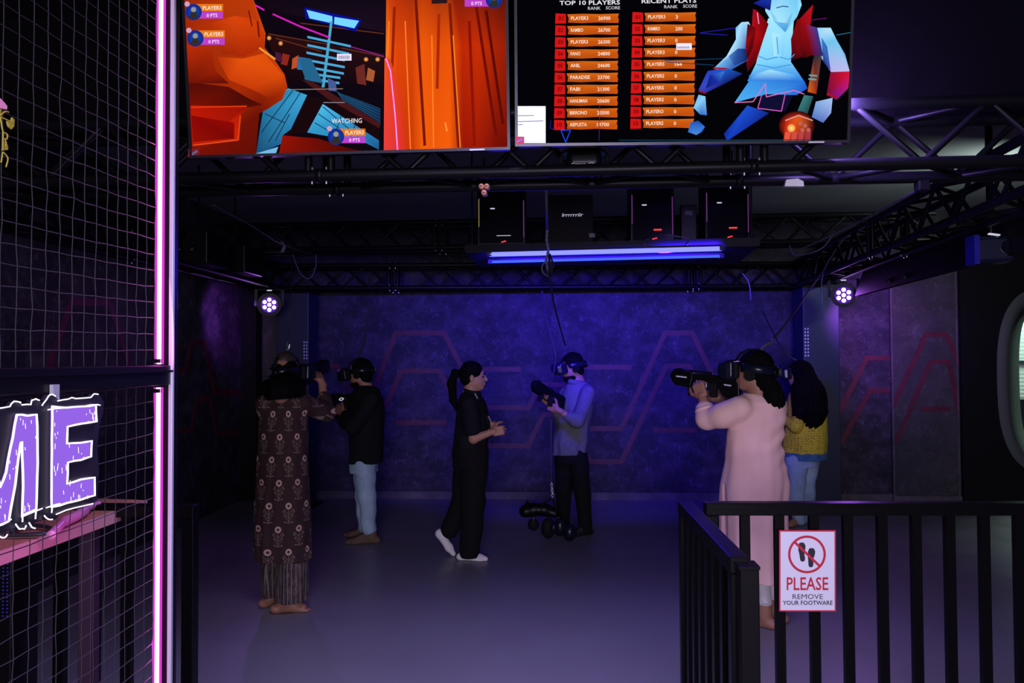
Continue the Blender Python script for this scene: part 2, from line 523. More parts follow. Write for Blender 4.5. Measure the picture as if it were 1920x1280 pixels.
# ------------------------------------------------------------------ implicit surfaces for bodies and cloth
def A3(p): return np.array(tuple(p), dtype=np.float32)
class Soft:
    """smooth union of tapered limbs and ellipsoids, turned into one continuous mesh"""
    def __init__(s): s.p, s.cuts, s.disp, s.slim = [], [], None, 1.0
    def cone(s, a, ra, b, rb, k=0.02):
        if s.slim != 1.0:
            ra = ra * s.slim if ra > 0.044 else ra; rb = rb * s.slim if rb > 0.044 else rb
        a, b = A3(a), A3(b); r = max(ra, rb)
        def f(P):
            ba = b - a; L = float(ba @ ba) + 1e-12
            t = np.clip(((P - a) @ ba) / L, 0, 1)
            return np.linalg.norm(P - a - t[..., None] * ba, axis=-1) - (ra + t * (rb - ra))
        s.p.append((f, np.minimum(a, b) - r, np.maximum(a, b) + r, k)); return s
    def chain(s, pts, rs, k=0.02):
        for i in range(len(pts) - 1): s.cone(pts[i], rs[i], pts[i + 1], rs[i + 1], k)
        return s
    def ell(s, c, r, R=None, k=0.02):
        c = A3(c); r = np.array(r, dtype=np.float32)
        R = np.eye(3, dtype=np.float32) if R is None else np.array(R, dtype=np.float32)
        def f(P):
            q = (P - c) @ R
            k0 = np.linalg.norm(q / r, axis=-1); k1 = np.linalg.norm(q / (r * r), axis=-1) + 1e-9
            return k0 * (k0 - 1) / k1
        m_ = float(max(r)); s.p.append((f, c - m_, c + m_, k)); return s
    def box(s, c, half, R=None, rd=0.01, k=0.005):
        c = A3(c); h = np.array(half, dtype=np.float32) - rd
        R = np.eye(3, dtype=np.float32) if R is None else np.array(R, dtype=np.float32)
        def f(P):
            q = np.abs((P - c) @ R) - h
            return np.linalg.norm(np.maximum(q, 0), axis=-1) + np.minimum(q.max(axis=-1), 0) - rd
        m_ = float(np.linalg.norm(half)); s.p.append((f, c - m_, c + m_, k)); return s
    def loft(s, rows, yaw=0.0, folds=(0, 0.0, 0.0), k=0.02, twist=0.0):
        """rows: (centre, rx, ry) from top to bottom; elliptical sections at each height"""
        rows = sorted(rows, key=lambda r: r[0][2])
        z = np.array([r[0][2] for r in rows]); cx = np.array([r[0][0] for r in rows]); cy = np.array([r[0][1] for r in rows])
        rx = np.array([r[1] for r in rows]); ry = np.array([r[2] for r in rows])
        ca, sa = math.cos(yaw), math.sin(yaw); nf, a_top, a_bot = folds
        def f(P):
            zz = P[..., 2]
            dx = P[..., 0] - np.interp(zz, z, cx); dy = P[..., 1] - np.interp(zz, z, cy)
            u = dx * ca + dy * sa; v = -dx * sa + dy * ca
            X = np.interp(zz, z, rx); Y = np.interp(zz, z, ry)
            if nf:
                th = np.arctan2(v, u); amp = np.interp(zz, [z[0], z[-1]], [a_bot, a_top])
                g = 1 + amp * (np.sin(nf * th + twist * zz) * 0.6 + np.sin((nf * 2 - 3) * th + 1.7 - 1.3 * twist * zz) * 0.4)
                X = X * g; Y = Y * g
            d = (np.sqrt((u / X) ** 2 + (v / Y) ** 2) - 1) * np.minimum(X, Y)
            return np.maximum(d, np.maximum(z[0] - zz, zz - z[-1]))
        m_ = float(max(rx.max(), ry.max())) * (1.15 if nf else 1.0)
        s.p.append((f, np.array([cx.min() - m_, cy.min() - m_, z[0]]), np.array([cx.max() + m_, cy.max() + m_, z[-1]]), k)); return s
    def cut(s, p, n):
        p, n = A3(p), A3(n); s.cuts.append(lambda P: (P - p) @ n); return s
    def cutball(s, c, r, R=None):
        c = A3(c); r = np.array(r, dtype=np.float32)
        R = np.eye(3, dtype=np.float32) if R is None else np.array(R, dtype=np.float32)
        def f(P):
            k0 = np.linalg.norm(((P - c) @ R) / r, axis=-1)
            return -(k0 - 1) * float(min(r))
        s.cuts.append(f); return s
    def surface(s, h):
        lo = np.min([q[1] for q in s.p], axis=0) - 4 * h - 0.01; hi = np.max([q[2] for q in s.p], axis=0) + 4 * h + 0.01
        n = np.ceil((hi - lo) / h).astype(int) + 1
        ax = [lo[i] + h * np.arange(n[i]) for i in range(3)]
        D = np.full(tuple(n), 1.0, dtype=np.float32)
        def pts(sl):
            g = np.meshgrid(*[ax[i][sl[i]] for i in range(3)], indexing='ij')
            return np.stack(g, axis=-1).astype(np.float32)
        for f, a, b, k in s.p:
            i0 = np.maximum(np.floor((a - k - 2 * h - lo) / h).astype(int), 0); i1 = np.minimum(np.ceil((b + k + 2 * h - lo) / h).astype(int) + 1, n)
            sl = tuple(slice(i0[i], i1[i]) for i in range(3))
            d = f(pts(sl)).astype(np.float32); o = D[sl]
            k = max(k, 1e-4)
            t = np.clip(0.5 + 0.5 * (o - d) / k, 0, 1)
            D[sl] = o + (d - o) * t - k * t * (1 - t)
        if s.cuts or s.disp:
            P = pts((slice(None),) * 3)
            if s.disp: D = D + s.disp(P).astype(np.float32) * (np.abs(D) < 0.1)
            for c in s.cuts: D = np.maximum(D, c(P).astype(np.float32))
        D[0], D[-1] = 1, 1; D[:, 0], D[:, -1] = 1, 1; D[:, :, 0], D[:, :, -1] = 1, 1
        ins = D < 0
        cnt = np.zeros(tuple(n - 1), dtype=np.int8)
        cor = [(i, j, k) for i in (0, 1) for j in (0, 1) for k in (0, 1)]
        N = n - 1
        for c in cor: cnt += ins[c[0]:c[0] + N[0], c[1]:c[1] + N[1], c[2]:c[2] + N[2]]
        act = (cnt > 0) & (cnt < 8)
        idx = np.full(tuple(N), -1, dtype=np.int64)
        I = np.stack(np.nonzero(act), axis=-1)
        idx[act] = np.arange(len(I))
        acc = np.zeros((len(I), 3)); num = np.zeros(len(I))
        for c in cor:
            for axx in range(3):
                if c[axx]: continue
                e = list(c); e[axx] = 1
                da = D[I[:, 0] + c[0], I[:, 1] + c[1], I[:, 2] + c[2]]; db = D[I[:, 0] + e[0], I[:, 1] + e[1], I[:, 2] + e[2]]
                cr = (da < 0) != (db < 0)
                t = np.where(cr, da / np.where(cr, da - db, 1), 0)
                p = np.repeat(np.array(c, dtype=float)[None], len(I), 0); p[:, axx] += t
                acc += p * cr[:, None]; num += cr
        verts = lo + h * (I + acc / num[:, None])
        quads = []
        for axx in range(3):
            b_, c_ = (axx + 1) % 3, (axx + 2) % 3
            sl0 = [slice(None)] * 3; sl1 = [slice(None)] * 3
            sl0[axx] = slice(0, -1); sl1[axx] = slice(1, None)
            a0, a1 = ins[tuple(sl0)], ins[tuple(sl1)]
            E_ = np.stack(np.nonzero(a0 != a1), axis=-1)
            E_ = E_[(E_[:, b_] > 0) & (E_[:, c_] > 0) & (E_[:, b_] < N[b_]) & (E_[:, c_] < N[c_])]
            inside_first = a0[E_[:, 0], E_[:, 1], E_[:, 2]]
            def cell(db, dc):
                q = E_.copy(); q[:, b_] += db; q[:, c_] += dc
                return idx[q[:, 0], q[:, 1], q[:, 2]]
            Q = np.stack([cell(-1, -1), cell(0, -1), cell(0, 0), cell(-1, 0)], axis=-1)
            Q[~inside_first] = Q[~inside_first][:, ::-1]
            quads.append(Q)
        Q = np.concatenate(quads); Q = Q[(Q >= 0).all(axis=1)]
        return verts, Q

def np_mesh(name, V_, Q):
    me = bpy.data.meshes.new(name)
    me.vertices.add(len(V_)); me.vertices.foreach_set('co', V_.astype(np.float32).ravel())
    me.loops.add(Q.size); me.loops.foreach_set('vertex_index', Q.astype(np.int32).ravel())
    me.polygons.add(len(Q)); me.polygons.foreach_set('loop_start', np.arange(0, Q.size, 4, dtype=np.int32))
    me.polygons.foreach_set('use_smooth', np.ones(len(Q), dtype=bool))
    me.update(calc_edges=True)
    return me
def soft_obj(name, soft, h, ma, parent, label=None, uvc=None, extra=()):
    """one mesh from one implicit surface (plus finer ones for the hands, joined in)"""
    V_, Q = soft.surface(h)
    for so, hh in extra:
        v2, q2 = so.surface(hh)
        Q = np.concatenate([Q, q2 + len(V_)]); V_ = np.concatenate([V_, v2])
    me = np_mesh(name, V_, Q)
    me.materials.append(ma)
    if uvc is not None:
        u = np.arctan2(V_[:, 0] - uvc[0], -(V_[:, 1] - uvc[1])) * uvc[2]
        l = me.uv_layers.new(name='UVMap')
        uv = np.stack([u, V_[:, 2]], axis=-1)[Q.ravel()]
        l.data.foreach_set('uv', uv.astype(np.float32).ravel())
    o = bpy.data.objects.new(name, me)
    put(o, parent)
    if label: o['label'] = label
    return o
# ------------------------------------------------------------------ the room
CEIL = 3.2
YB = at_z(1040, 936, 0).y            # back wall
XL = at_y(466, 700, YB).x            # left wall
def slab(name, lo, hi, ma, parent=None, **kw):
    lo, hi = V(lo), V(hi)
    return MB().box((lo + hi) / 2, hi - lo).build(name, ma, parent, **kw)
slab('floor', (-6, -4, -0.05), (7.5, YB + 3.4, 0), M['floor'], kind='structure')
slab('ceiling', (-6, 3.3, CEIL), (7.5, YB + 3.4, CEIL + 0.05), M['ceiling'], kind='structure')
slab('ceiling_lobby', (-6, -4, CEIL), (7.5, 3.3, CEIL + 0.05), M['black_wall'], kind='structure')
x_part = at_y(1803, 700, YB - 0.1).x  # where the black partition starts
x_seam = at_y(1669, 700, YB).x
wall_back = slab('wall_back', (XL - 0.2, YB, 0), (x_seam, YB + 0.15, CEIL), M['plaster'], kind='structure')
wall_panel = slab('wall_panel', (x_seam, YB - 0.05, 0), (x_part + 0.05, YB + 0.15, CEIL), M['plaster_side'], kind='structure')
wall_left = slab('wall_left', (XL - 0.15, 4.65, 0), (XL, YB, CEIL), M['plaster'], kind='structure')
slab('wall_left_near', (XL - 0.45, -4, 0), (XL - 0.15, 4.65, CEIL), M['black_wall'], kind='structure')
slab('wall_right', (7.35, -4, 0), (7.5, YB + 3.4, CEIL), M['black_wall'], kind='structure')
slab('fill_panel', (-1.2, -4.0, 0.15), (1.8, -3.97, 2.6), emitter('fill_panel_glow', (0.78, 0.72, 1.0), 1.2), kind='structure')  # unseen glowing panel, added behind the camera with the frontal fill
slab('wall_rear', (-6, -4.15, 0), (7.5, -4, CEIL), M['black_wall'], kind='structure')
slab('wall_far_right', (x_part, YB + 3.25, 0), (7.5, YB + 3.4, CEIL), M['plaster_side'], kind='structure')
# pale skirting at the foot of the back wall
slab('baseboard_back', (XL, YB - 0.018, 0), (x_seam, YB - 0.001, 0.085), M['skirting'], kind='structure')
slab('baseboard_right', (x_seam, YB - 0.068, 0), (x_part, YB - 0.051, 0.075), M['skirting'], kind='structure')
# thin post trims at the left corner and at the panel seam
slab('trim_1', (at_y(495, 700, YB).x, YB - 0.03, 0), (at_y(525, 700, YB).x, YB - 0.001, 2.7), M['plaster_side'], kind='structure')
slab('trim_2', (x_seam - 0.012, YB - 0.062, 0), (x_seam + 0.008, YB - 0.0505, 2.7), M['skirting'], kind='structure')
slab('trim_3', (x_part - 0.03, YB - 0.06, 0), (x_part - 0.015, YB - 0.0505, 2.7), M['skirting'], kind='structure')
slab('trim_4', (XL + 0.001, YB - 0.2, 0), (XL + 0.17, YB - 0.031, 2.75), M['black_wall'], kind='structure')

def stripe(parent, pts, w, where, nrm):
    """a painted moulding following a bent line on a wall"""
    P = [where(*p) for p in pts]
    n = V(nrm); off = n * 0.004
    # mitred band
    L, R_ = [], []
    for i, p in enumerate(P):
        d0 = (P[i] - P[i - 1]).normalized() if i else None
        d1 = (P[i + 1] - P[i]).normalized() if i < len(P) - 1 else None
        d = (d0 + d1).normalized() if d0 and d1 else (d0 or d1)
        s = n.cross(d).normalized()
        k = 1.0 if not (d0 and d1) else 1.0 / max(0.4, s.dot(n.cross(d0).normalized()))
        L.append(p + s * (w / 2 * k)); R_.append(p - s * (w / 2 * k))
    b = MB()
    for i in range(len(P) - 1):
        q = [L[i], L[i + 1], R_[i + 1], R_[i]]
        b.add([x - n * 0.002 for x in q] + [x + off for x in q], [(0, 1, 2, 3), (4, 5, 6, 7), (0, 1, 5, 4), (1, 2, 6, 5), (2, 3, 7, 6), (3, 0, 4, 7)])
    return b.build('stripe', M['stripe'], parent)
on_back = lambda x, y: at_y(x, y, YB)
on_panel = lambda x, y: at_y(x, y, YB - 0.05)
on_left = lambda x, y: at_x(x, y, XL)
for pts in ([(592, 686), (633, 686), (672, 768), (688, 768), (742, 624), (832, 624), (868, 692), (977, 692)],
            [(722, 762), (753, 695), (824, 695), (860, 764), (992, 764), (1010, 721), (1060, 721)],
            [(742, 792), (837, 792)], [(905, 835), (990, 835), (1019, 777), (1048, 777)], [(1090, 688), (1185, 688)],
            [(1106, 803), (1165, 803), (1247, 624), (1298, 624), (1340, 712)],
            [(1098, 850), (1107, 865), (1165, 865), (1249, 686), (1292, 686), (1318, 742)], [(1224, 806), (1305, 806)],
            [(1566, 786), (1625, 671), (1667, 670)], [(1566, 850), (1631, 732), (1667, 731)]):
    stripe(wall_back, pts, 0.055, on_back, (0, -1, 0))
for pts in ([(1674, 761), (1736, 627), (1775, 627), (1799, 686)], [(1679, 831), (1745, 678), (1779, 678), (1800, 784)], [(1726, 766), (1782, 766)]):
    stripe(wall_panel, pts, 0.05, on_panel, (0, -1, 0))
for pts in ([(326, 651), (343, 650)], [(326, 691), (349, 693), (359, 641), (382, 641), (403, 735), (450, 734), (463, 772)],
            [(326, 806), (360, 807), (370, 747), (394, 746), (407, 814), (452, 807), (464, 836)],
            [(91, 690), (134, 565), (205, 567), (245, 690)]):
    stripe(wall_left, pts, 0.06, on_left, (1, 0, 0))

# black partition with the big rounded opening, and the lit room beyond it
def partition():
    y0, y1 = YB - 0.1, YB + 0.25
    cx, cz = at_y(1990, 700, y0).x, at_y(1990, 713, y0).z
    rx = cx - at_y(1871, 790, y0).x; rz = 1.02
    N = 64
    def se(t, kx, kz):
        c, s = math.cos(t), math.sin(t)
        return (cx + rx * kx * math.copysign(abs(c) ** 0.62, c), cz + rz * kz * math.copysign(abs(s) ** 0.74, s))
    hole = [se(2 * math.pi * i / N, 1, 1) for i in range(N)]
    inner = [se(2 * math.pi * i / N, 0.30, 0.74) for i in range(N)]
    x0, x1 = x_part, 7.35
    def rim(p):  # project from the hole centre to the sheet's rectangle
        dx, dz = p[0] - cx, p[1] - cz
        k = min(((x1 if dx > 0 else x0) - cx) / dx if abs(dx) > 1e-6 else 1e9, ((CEIL if dz > 0 else 0) - cz) / dz if abs(dz) > 1e-6 else 1e9)
        return (cx + dx * k, cz + dz * k)
    outer = [rim(p) for p in hole]
    b = MB()
    vs_ = [(p[0], y0, p[1]) for p in hole] + [(p[0], y0, p[1]) for p in outer] + [(p[0], y1, p[1]) for p in outer] + [(p[0], y1, p[1]) for p in hole]
    fs = []
    for i in range(N):
        j = (i + 1) % N
        fs += [(i, j, N + j, N + i), (N + i, N + j, 2 * N + j, 2 * N + i), (2 * N + i, 2 * N + j, 3 * N + j, 3 * N + i)]
    # fill the sheet's corners
    base = len(vs_)
    wall = b.add(vs_, fs).build('wall_partition', M['black_wall'], kind='structure')
    for sx, sz in ((x0, 0), (x1, 0), (x0, CEIL), (x1, CEIL)):
        pass
    # deep grey reveal, narrowing to the far side
    r = MB()
    vs_ = [(p[0], y0 - 0.012, p[1]) for p in hole] + [(p[0], y1 + 0.05, p[1]) for p in inner] + [(p[0], y1 + 0.05, cz + (p[1] - cz) * 1.1) for p in hole]
    fs = []
    for i in range(N):
        j = (i + 1) % N
        fs += [(i, j, N + j, N + i), (N + i, N + j, 2 * N + j, 2 * N + i), (2 * N + i, 2 * N + j, j, i)]
    rv = r.add(vs_, fs).build('window_1', mat('grey_green_reveal', (0.07, 0.082, 0.078), 0.7), smooth=True, kind='structure')
    area_light('far_room_lamp_light', (cx + 0.7, YB + 1.6, 3.0), (cx + 0.9, YB + 2.0, 0), 0.9, 90, (0.70, 1.0, 0.86))
    return cx, cz
OCX, OCZ = partition()
# furniture seen in the lit room: a pale slatted blind with a dark rail
bl = empty('window_blind', (OCX + 0.95, YB + 2.4, 0.9), 'pale green slatted blind glowing behind the rounded opening', 'blind')
for i in range(22):
    z = 1.02 + i * 0.055
    MB().box((OCX + 0.95, YB + 2.4, z), (1.9, 0.012, 0.05), Matrix.Rotation(rad(18), 3, 'X')).build('slat', M['far_room'] if False else mat('pale_slat', (0.75, 0.86, 0.80), 0.6) if i == 0 else bpy.data.materials['pale_slat'], bl)
MB().box((OCX + 0.95, YB + 2.37, 1.52), (1.9, 0.03, 0.04)).build('blind_rail', M['navy'], bl)
MB().box((OCX + 0.95, YB + 2.4, 2.26), (1.94, 0.06, 0.06)).build('head_rail', M['white'], bl)
for sx_ in (0.1, 1.8): rod('hanger', (OCX + sx_, YB + 2.4, 2.28), (OCX + sx_, YB + 2.4, CEIL), 0.01, M['white'], bl)

# ------------------------------------------------------------------ truss frame
def box_truss(name, label, p0, p1, s=0.24, cr=0.025, br=0.013, pitch=0.25, posts=(), up=ZU, webs='fbtu'):
    """p0-p1 is the middle of the bottom front chord; the box lies behind (side) and above it"""
    p0, p1 = V(p0), V(p1)
    root = empty(name, p0, label, 'truss')
    d = (p1 - p0); L = d.length; d.normalize()
    side = up.cross(d).normalized()
    if side.y < 0 and abs(side.y) > abs(side.x): side = -side
    cs = {'fb': V((0, 0, 0)), 'ft': up * s, 'bb': side * s, 'bt': side * s + up * s}
    for o in cs.values(): rod('chord', p0 + o, p1 + o, cr, M['truss'], root, 14)
    n = max(2, int(L / pitch))
    faces = [('fb', 'ft'), ('bb', 'bt'), ('fb', 'bb'), ('ft', 'bt')]
    for fi, (a, b) in enumerate(faces):
        for i in range(n):
            x0, x1 = L * i / n, L * (i + 1) / n
            A, B = (cs[a], cs[b]) if (i + fi) % 2 == 0 else (cs[b], cs[a])
            mid = (x0 + x1) / 2
            if any(abs(mid - q) < 0.13 for q in posts): continue
            rod('brace', p0 + d * x0 + A, p0 + d * x1 + B, br, M['truss'], root, 8)
    for q in posts:
        for dx in (-0.085, 0.01):
            for a, b in (('fb', 'ft'), ('bb', 'bt')):
                rod('end_post', p0 + d * (q + dx) + cs[a], p0 + d * (q + dx) + cs[b], 0.017, M['truss'], root, 8)
        for o in cs.values():
            rod('coupler', p0 + d * (q - 0.05) + o, p0 + d * (q - 0.02) + o, cr * 1.18, M['truss'], root, 14)
            rod('coupler_pin', p0 + d * (q - 0.07) + o - ZU * cr * 1.4, p0 + d * (q - 0.07) + o + ZU * cr * 1.4, 0.005, M['steel'], root, 8)
            rod('coupler_pin', p0 + d * (q - 0.01) + o - ZU * cr * 1.4, p0 + d * (q - 0.01) + o + ZU * cr * 1.4, 0.005, M['steel'], root, 8)
    return root
TB = 2.365
fa, fb_ = at_z(330, 335, TB), at_z(1900, 302, TB)
fd = (fb_ - fa).normalized()
f0 = fa - fd * 1.6; f1 = fb_ + fd * 1.2
def along_f(px):   # distance along the front truss where the photo shows px
    p = at_z(px, 320, TB); return (p - f0).dot(fd)
front_truss = box_truss('front_truss', 'long black box truss running across under both screens', f0, f1, posts=(along_f(605), along_f(1420)))
TM = 2.66
ma_, mb_ = at_z(400, 424, TM + 0.24), at_z(1650, 401, TM + 0.24)
md = (mb_ - ma_).normalized()
m0 = ma_ - md * 1.0 - ZU * 0.24; m1 = mb_ + md * 1.0 - ZU * 0.24
m0 = m0 + md * (-3.3 - m0.x) / md.x
m1 = m1 + md * (3.4 - m1.x) / md.x
mid_truss = box_truss('middle_truss', 'black box truss crossing the arena behind the computer tray', m0, m1, posts=((m1 - m0).length * 0.33, (m1 - m0).length * 0.70))
ra_, rb_ = at_z(590, 540, TB), at_z(1490, 536, TB)
rd_ = (rb_ - ra_).normalized()
r0 = ra_ - rd_ * 0.75; r1 = rb_ + rd_ * 0.6
rear_truss = box_truss('rear_truss', 'black box truss along the top of the blue back wall', r0, r1, posts=((r1 - r0).length * 0.25, (r1 - r0).length * 0.75))
pl = at_y(557, 700, 8.12); pr = at_y(1532, 700, 8.12)
left_truss = box_truss('side_truss', 'black side truss running back along the purple left wall', (-2.95, 3.4, TB), (-2.95, r0.y - 0.04, TB), posts=(2.0,))
right_truss = box_truss('side_truss', 'black side truss running back above the dark valance on the right', (2.38, 3.5, TB), (2.74, r1.y - 0.10, TB), posts=(2.2,))
# fascia boards above the front truss
slab('wall_fascia', (-5.5, f0.y + 0.27, TB + 0.27), (7.3, f0.y + 0.33, CEIL), M['fascia'], kind='structure')

# clad truss columns at the back corners, with lettering running up them
def column(c, w, label, letters):
    root = empty('truss_column', (c.x, c.y, 0), label, 'column', 'clad columns at the back corners')
    MB().box((c.x, c.y, 1.18), (w, 0.29, 2.36)).build('cladding', M['navy'], root, bevel=0.008)
    MB().box((c.x, c.y, 0.006), (w + 0.12, 0.40, 0.012)).build('base_plate', M['truss'], root)
    MB().box((c.x, c.y, 2.345), (w + 0.02, 0.30, 0.03)).build('head_plate', M['truss'], root)
    xx = c.x + (w / 2 - 0.035) * letters
    yy = c.y - 0.1455
    dots = MB()
    for i in range(9 if letters < 0 else 6):
        for j in (-1, 1):
            dots.box((xx + j * 0.014, yy - 0.001, 1.62 + i * 0.035), (0.013, 0.004, 0.018))
    dots.build('small_lettering', M['sticker'], root, kind='stuff')
    if letters > 0:
        vs_, fs = glyphs('INK', 0.02)
        k = 0.085
        pts = [(xx - (gy - 0.36) * k, yy - 0.002, 0.88 + gx * k * 1.25) for gx, gy in vs_]
        MB().add(pts, fs).build('lettering', M['logo_blue'], root)
    return root
column(V((pl.x, 8.12, 0)), 0.36, 'dark navy column with blue lettering behind the woman in the floral tunic', 1)
column(V((pr.x, 8.12, 0)), 0.37, 'dark navy column behind the woman in the mustard top', -1)

# dark valance hanging below the right side truss
va, vb = at_z(1608, 555, 2.18), at_z(1925, 472, 2.18)
vd = (vb - va).normalized()
vroot = empty('side_valance', va, 'long dark valance box hanging under the right side truss', 'valance')
vn = V((vd.y, -vd.x, 0))
MB().prism([(0, 0), (0.0, 0.0), ((vb - va).length + 0.4, 0), ((vb - va).length + 0.4, 0.21), (0.25, 0.21)][1:], va, vd, ZU, vn, 0.05).build('panel', M['black_wall'], vroot)
for t in (0.9, 1.25):
    q = va + vd * t + ZU * 0.05
    MB().box(q - V((0.03, 0.0, 0)), (0.012, 0.05, 0.022), Matrix.Rotation(rad(20), 3, 'X')).build('tag', M['led_halo'] if False else M['greyplastic'], vroot)

# ------------------------------------------------------------------ the two screens
def tv_frame(name, label, bl, br, z, rise):
    BL, BR = at_z(bl[0], bl[1], z), at_z(br[0], br[1], z)
    e = (BR - BL).normalized(); W = (BR - BL).length
    n0 = e.cross(ZU).normalized()
    t = rad(6.5)
    upv = (ZU * math.cos(t) + n0 * math.sin(t)).normalized()
    n = e.cross(upv).normalized()
    H = W * rise
    root = empty(name, (BL + BR) / 2, label, 'screen', 'wall screens on the front truss')
    R = Matrix((e, upv, n)).transposed()
    c = BL + e * (W / 2) + upv * (H / 2)
    MB().box(c - n * 0.022, (W, H, 0.04), R).build('housing', M['plastic'], root, bevel=0.004)
    fr = MB(); bz = 0.011
    for sgn in (-1, 1):
        fr.box(c + upv * sgn * (H / 2 - bz / 2) + n * 0.003, (W, bz, 0.01), R)
        fr.box(c + e * sgn * (W / 2 - bz / 2) + n * 0.003, (bz, H - 2 * bz, 0.01), R)
    fr.build('bezel', mat('tv_bezel', (0.05, 0.05, 0.06), 0.25, 0.4) if 'tv_bezel' not in bpy.data.materials else bpy.data.materials['tv_bezel'], root)
    MB().box(c - n * 0.062 + upv * 0.10, (0.5, 0.34, 0.036), R).build('wall_bracket', M['truss'], root, bevel=0.005)
    k = BL + e * (W * 0.9) + n * 0.009 + upv * 0.003
    MB().box(k, (0.06, 0.006, 0.004), R).build('name_plate', M['sticker'], root)
    return root, Canvas(c + n * 0.001, n), (BL, BR, e, upv, n, W, H)

tv1, cv, T1 = tv_frame('game_screen', 'wide screen showing an orange game scene, left of the scoreboard screen', (357, 297), (957, 281), 2.43, 0.565)
k3 = lambda pts: [(330 + x / 3, y / 3) for x, y in pts]
def P(pts, col): cv.poly(k3(pts), col)
def Ln(pts, w, col): cv.line(k3(pts), w / 3, col)
P([(50, -120), (1864, -120), (1866, 836), (98, 876)], (14, 6, 16))
# dim upper hall
P([(400, -120), (1180, -120), (1175, 180), (520, 60)], [(10, 6, 14), (12, 6, 16), (26, 14, 30), (20, 8, 20)])
P([(500, 190), (1170, 300), (1165, 470), (620, 470)], [(40, 12, 14), (36, 14, 20), (22, 8, 16), (16, 6, 14)])
for q in ([(520, 190), (860, 250)], [(560, 215), (820, 290)], [(930, 270), (1170, 320)], [(700, 130), (1170, 190)]): Ln(q, 6, (96, 44, 30))
for q, c in (([(600, 300), (640, 310), (625, 370), (590, 360)], (140, 40, 26)), ([(655, 330), (690, 310), (680, 380), (650, 390)], (190, 80, 40)),
             ([(690, 320), (755, 330), (750, 400), (680, 390)], (40, 110, 170)), ([(1010, 380), (1060, 360), (1070, 480), (1020, 470)], (110, 40, 36)),
             ([(1080, 380), (1120, 400), (1110, 460), (1070, 450)], (170, 90, 50)), ([(560, 290), (590, 300), (600, 350), (560, 340)], (70, 24, 60))):
    P(q, c)
# blue plank floor
P([(630, 495), (738, 535), (612, 800), (450, 872), (470, 740), (492, 612)], [(38, 130, 175), (60, 165, 215), (30, 105, 160), (24, 70, 110), (26, 80, 120), (34, 115, 160)])
for q in ([(700, 520), (520, 800)], [(660, 505), (480, 745)], [(610, 690), (500, 640)], [(560, 790), (640, 640)]): Ln(q, 5, (14, 50, 80))
P([(735, 540), (860, 555), (1142, 715), (1142, 790), (960, 760), (830, 588), (745, 745), (600, 762), (612, 800)], (24, 8, 14))
P([(826, 585), (960, 672), (1142, 790), (1142, 842), (1060, 800), (850, 765), (738, 745)], [(80, 190, 235), (50, 150, 205), (34, 110, 165), (26, 85, 140), (40, 130, 180), (45, 145, 200), (50, 150, 200)])
for q in ([(826, 600), (1050, 790)], [(800, 640), (990, 770)], [(780, 690), (900, 760)], [(930, 650), (900, 740)], [(1010, 700), (980, 770)]): Ln(q, 5, (16, 60, 96))
P([(905, 515), (1150, 610), (1150, 705), (940, 565)], [(36, 100, 140), (24, 60, 100), (20, 50, 90), (34, 96, 140)])
for i in range(5): Ln([(915 + i * 6, 520 + i * 10), (1150, 620 + i * 18)], 4, (10, 24, 44))
P([(710, 450), (770, 460), (1145, 690), (1145, 722), (860, 560)], (70, 22, 26))
# lit stand of slats with a blue lamp above
P([(722, 42), (1046, 112), (1012, 178), (728, 104)], (8, 14, 150))
P([(735, 56), (880, 92), (882, 132), (752, 104)], (120, 215, 255)); P([(892, 96), (1030, 118), (1004, 160), (890, 136)], (120, 215, 255))
P([(868, 120), (882, 120), (836, 492), (820, 492)], (70, 170, 205))
for a, b in (((740, 202), (985, 255)), ((740, 248), (975, 297)), ((735, 290), (950, 334)), ((760, 336), (950, 372)), ((745, 372), (945, 408)), ((728, 405), (925, 432)), ((725, 432), (920, 462))):
    P([a, b, (b[0], b[1] + 13), (a[0], a[1] + 13)], (74, 168, 215))
P([(690, 330), (760, 330), (830, 470), (730, 450)], (36, 100, 140)); P([(855, 440), (900, 460), (905, 515), (860, 510)], (70, 90, 150))
Ln([(384, -4), (498, 58)], 9, (226, 30, 200)); Ln([(545, 80), (700, 150), (870, 214)], 9, (220, 30, 196)); Ln([(980, 262), (1172, 318)], 5, (150, 30, 150))
for x, y in ((525, 215), (590, 245), (1070, 335), (1135, 335)): cv.disc(330 + x / 3, y / 3, 4.5, (255, 200, 110), 12, rim=(150, 60, 20))
Ln([(580, 506), (940, 500)], 4, (150, 130, 120)); Ln([(830, 577), (950, 577)], 4, (140, 140, 150))
# big orange folds on the left
P([(40, -120), (395, -120), (470, 90), (505, 190), (500, 268), (560, 345), (612, 420), (628, 490), (600, 560), (520, 612), (470, 640), (450, 880), (95, 884), (58, 300)],
  [(150, 40, 8), (190, 60, 10), (205, 66, 12), (214, 70, 10), (190, 54, 8), (226, 84, 12), (210, 70, 10), (190, 52, 8), (160, 40, 6), (120, 24, 6), (110, 18, 6), (100, 14, 6), (120, 16, 6), (170, 40, 8)])
P([(200, 130), (330, 90), (450, 110), (500, 200), (490, 270), (380, 320), (260, 300)], [(186, 50, 8), (220, 70, 12), (205, 60, 10), (196, 56, 10), (178, 46, 8), (170, 40, 8), (160, 40, 8)])
P([(230, 320), (380, 330), (500, 300), (600, 420), (612, 500), (540, 560), (420, 500), (300, 450)], [(180, 46, 8), (232, 84, 14), (224, 80, 12), (220, 76, 12), (178, 48, 8), (140, 30, 6), (200, 60, 10), (206, 64, 10)])
P([(62, 460), (300, 490), (420, 560), (490, 590), (400, 606), (80, 620)], [(80, 12, 6), (90, 14, 6), (70, 10, 6), (90, 14, 6), (90, 12, 6), (120, 16, 6)])
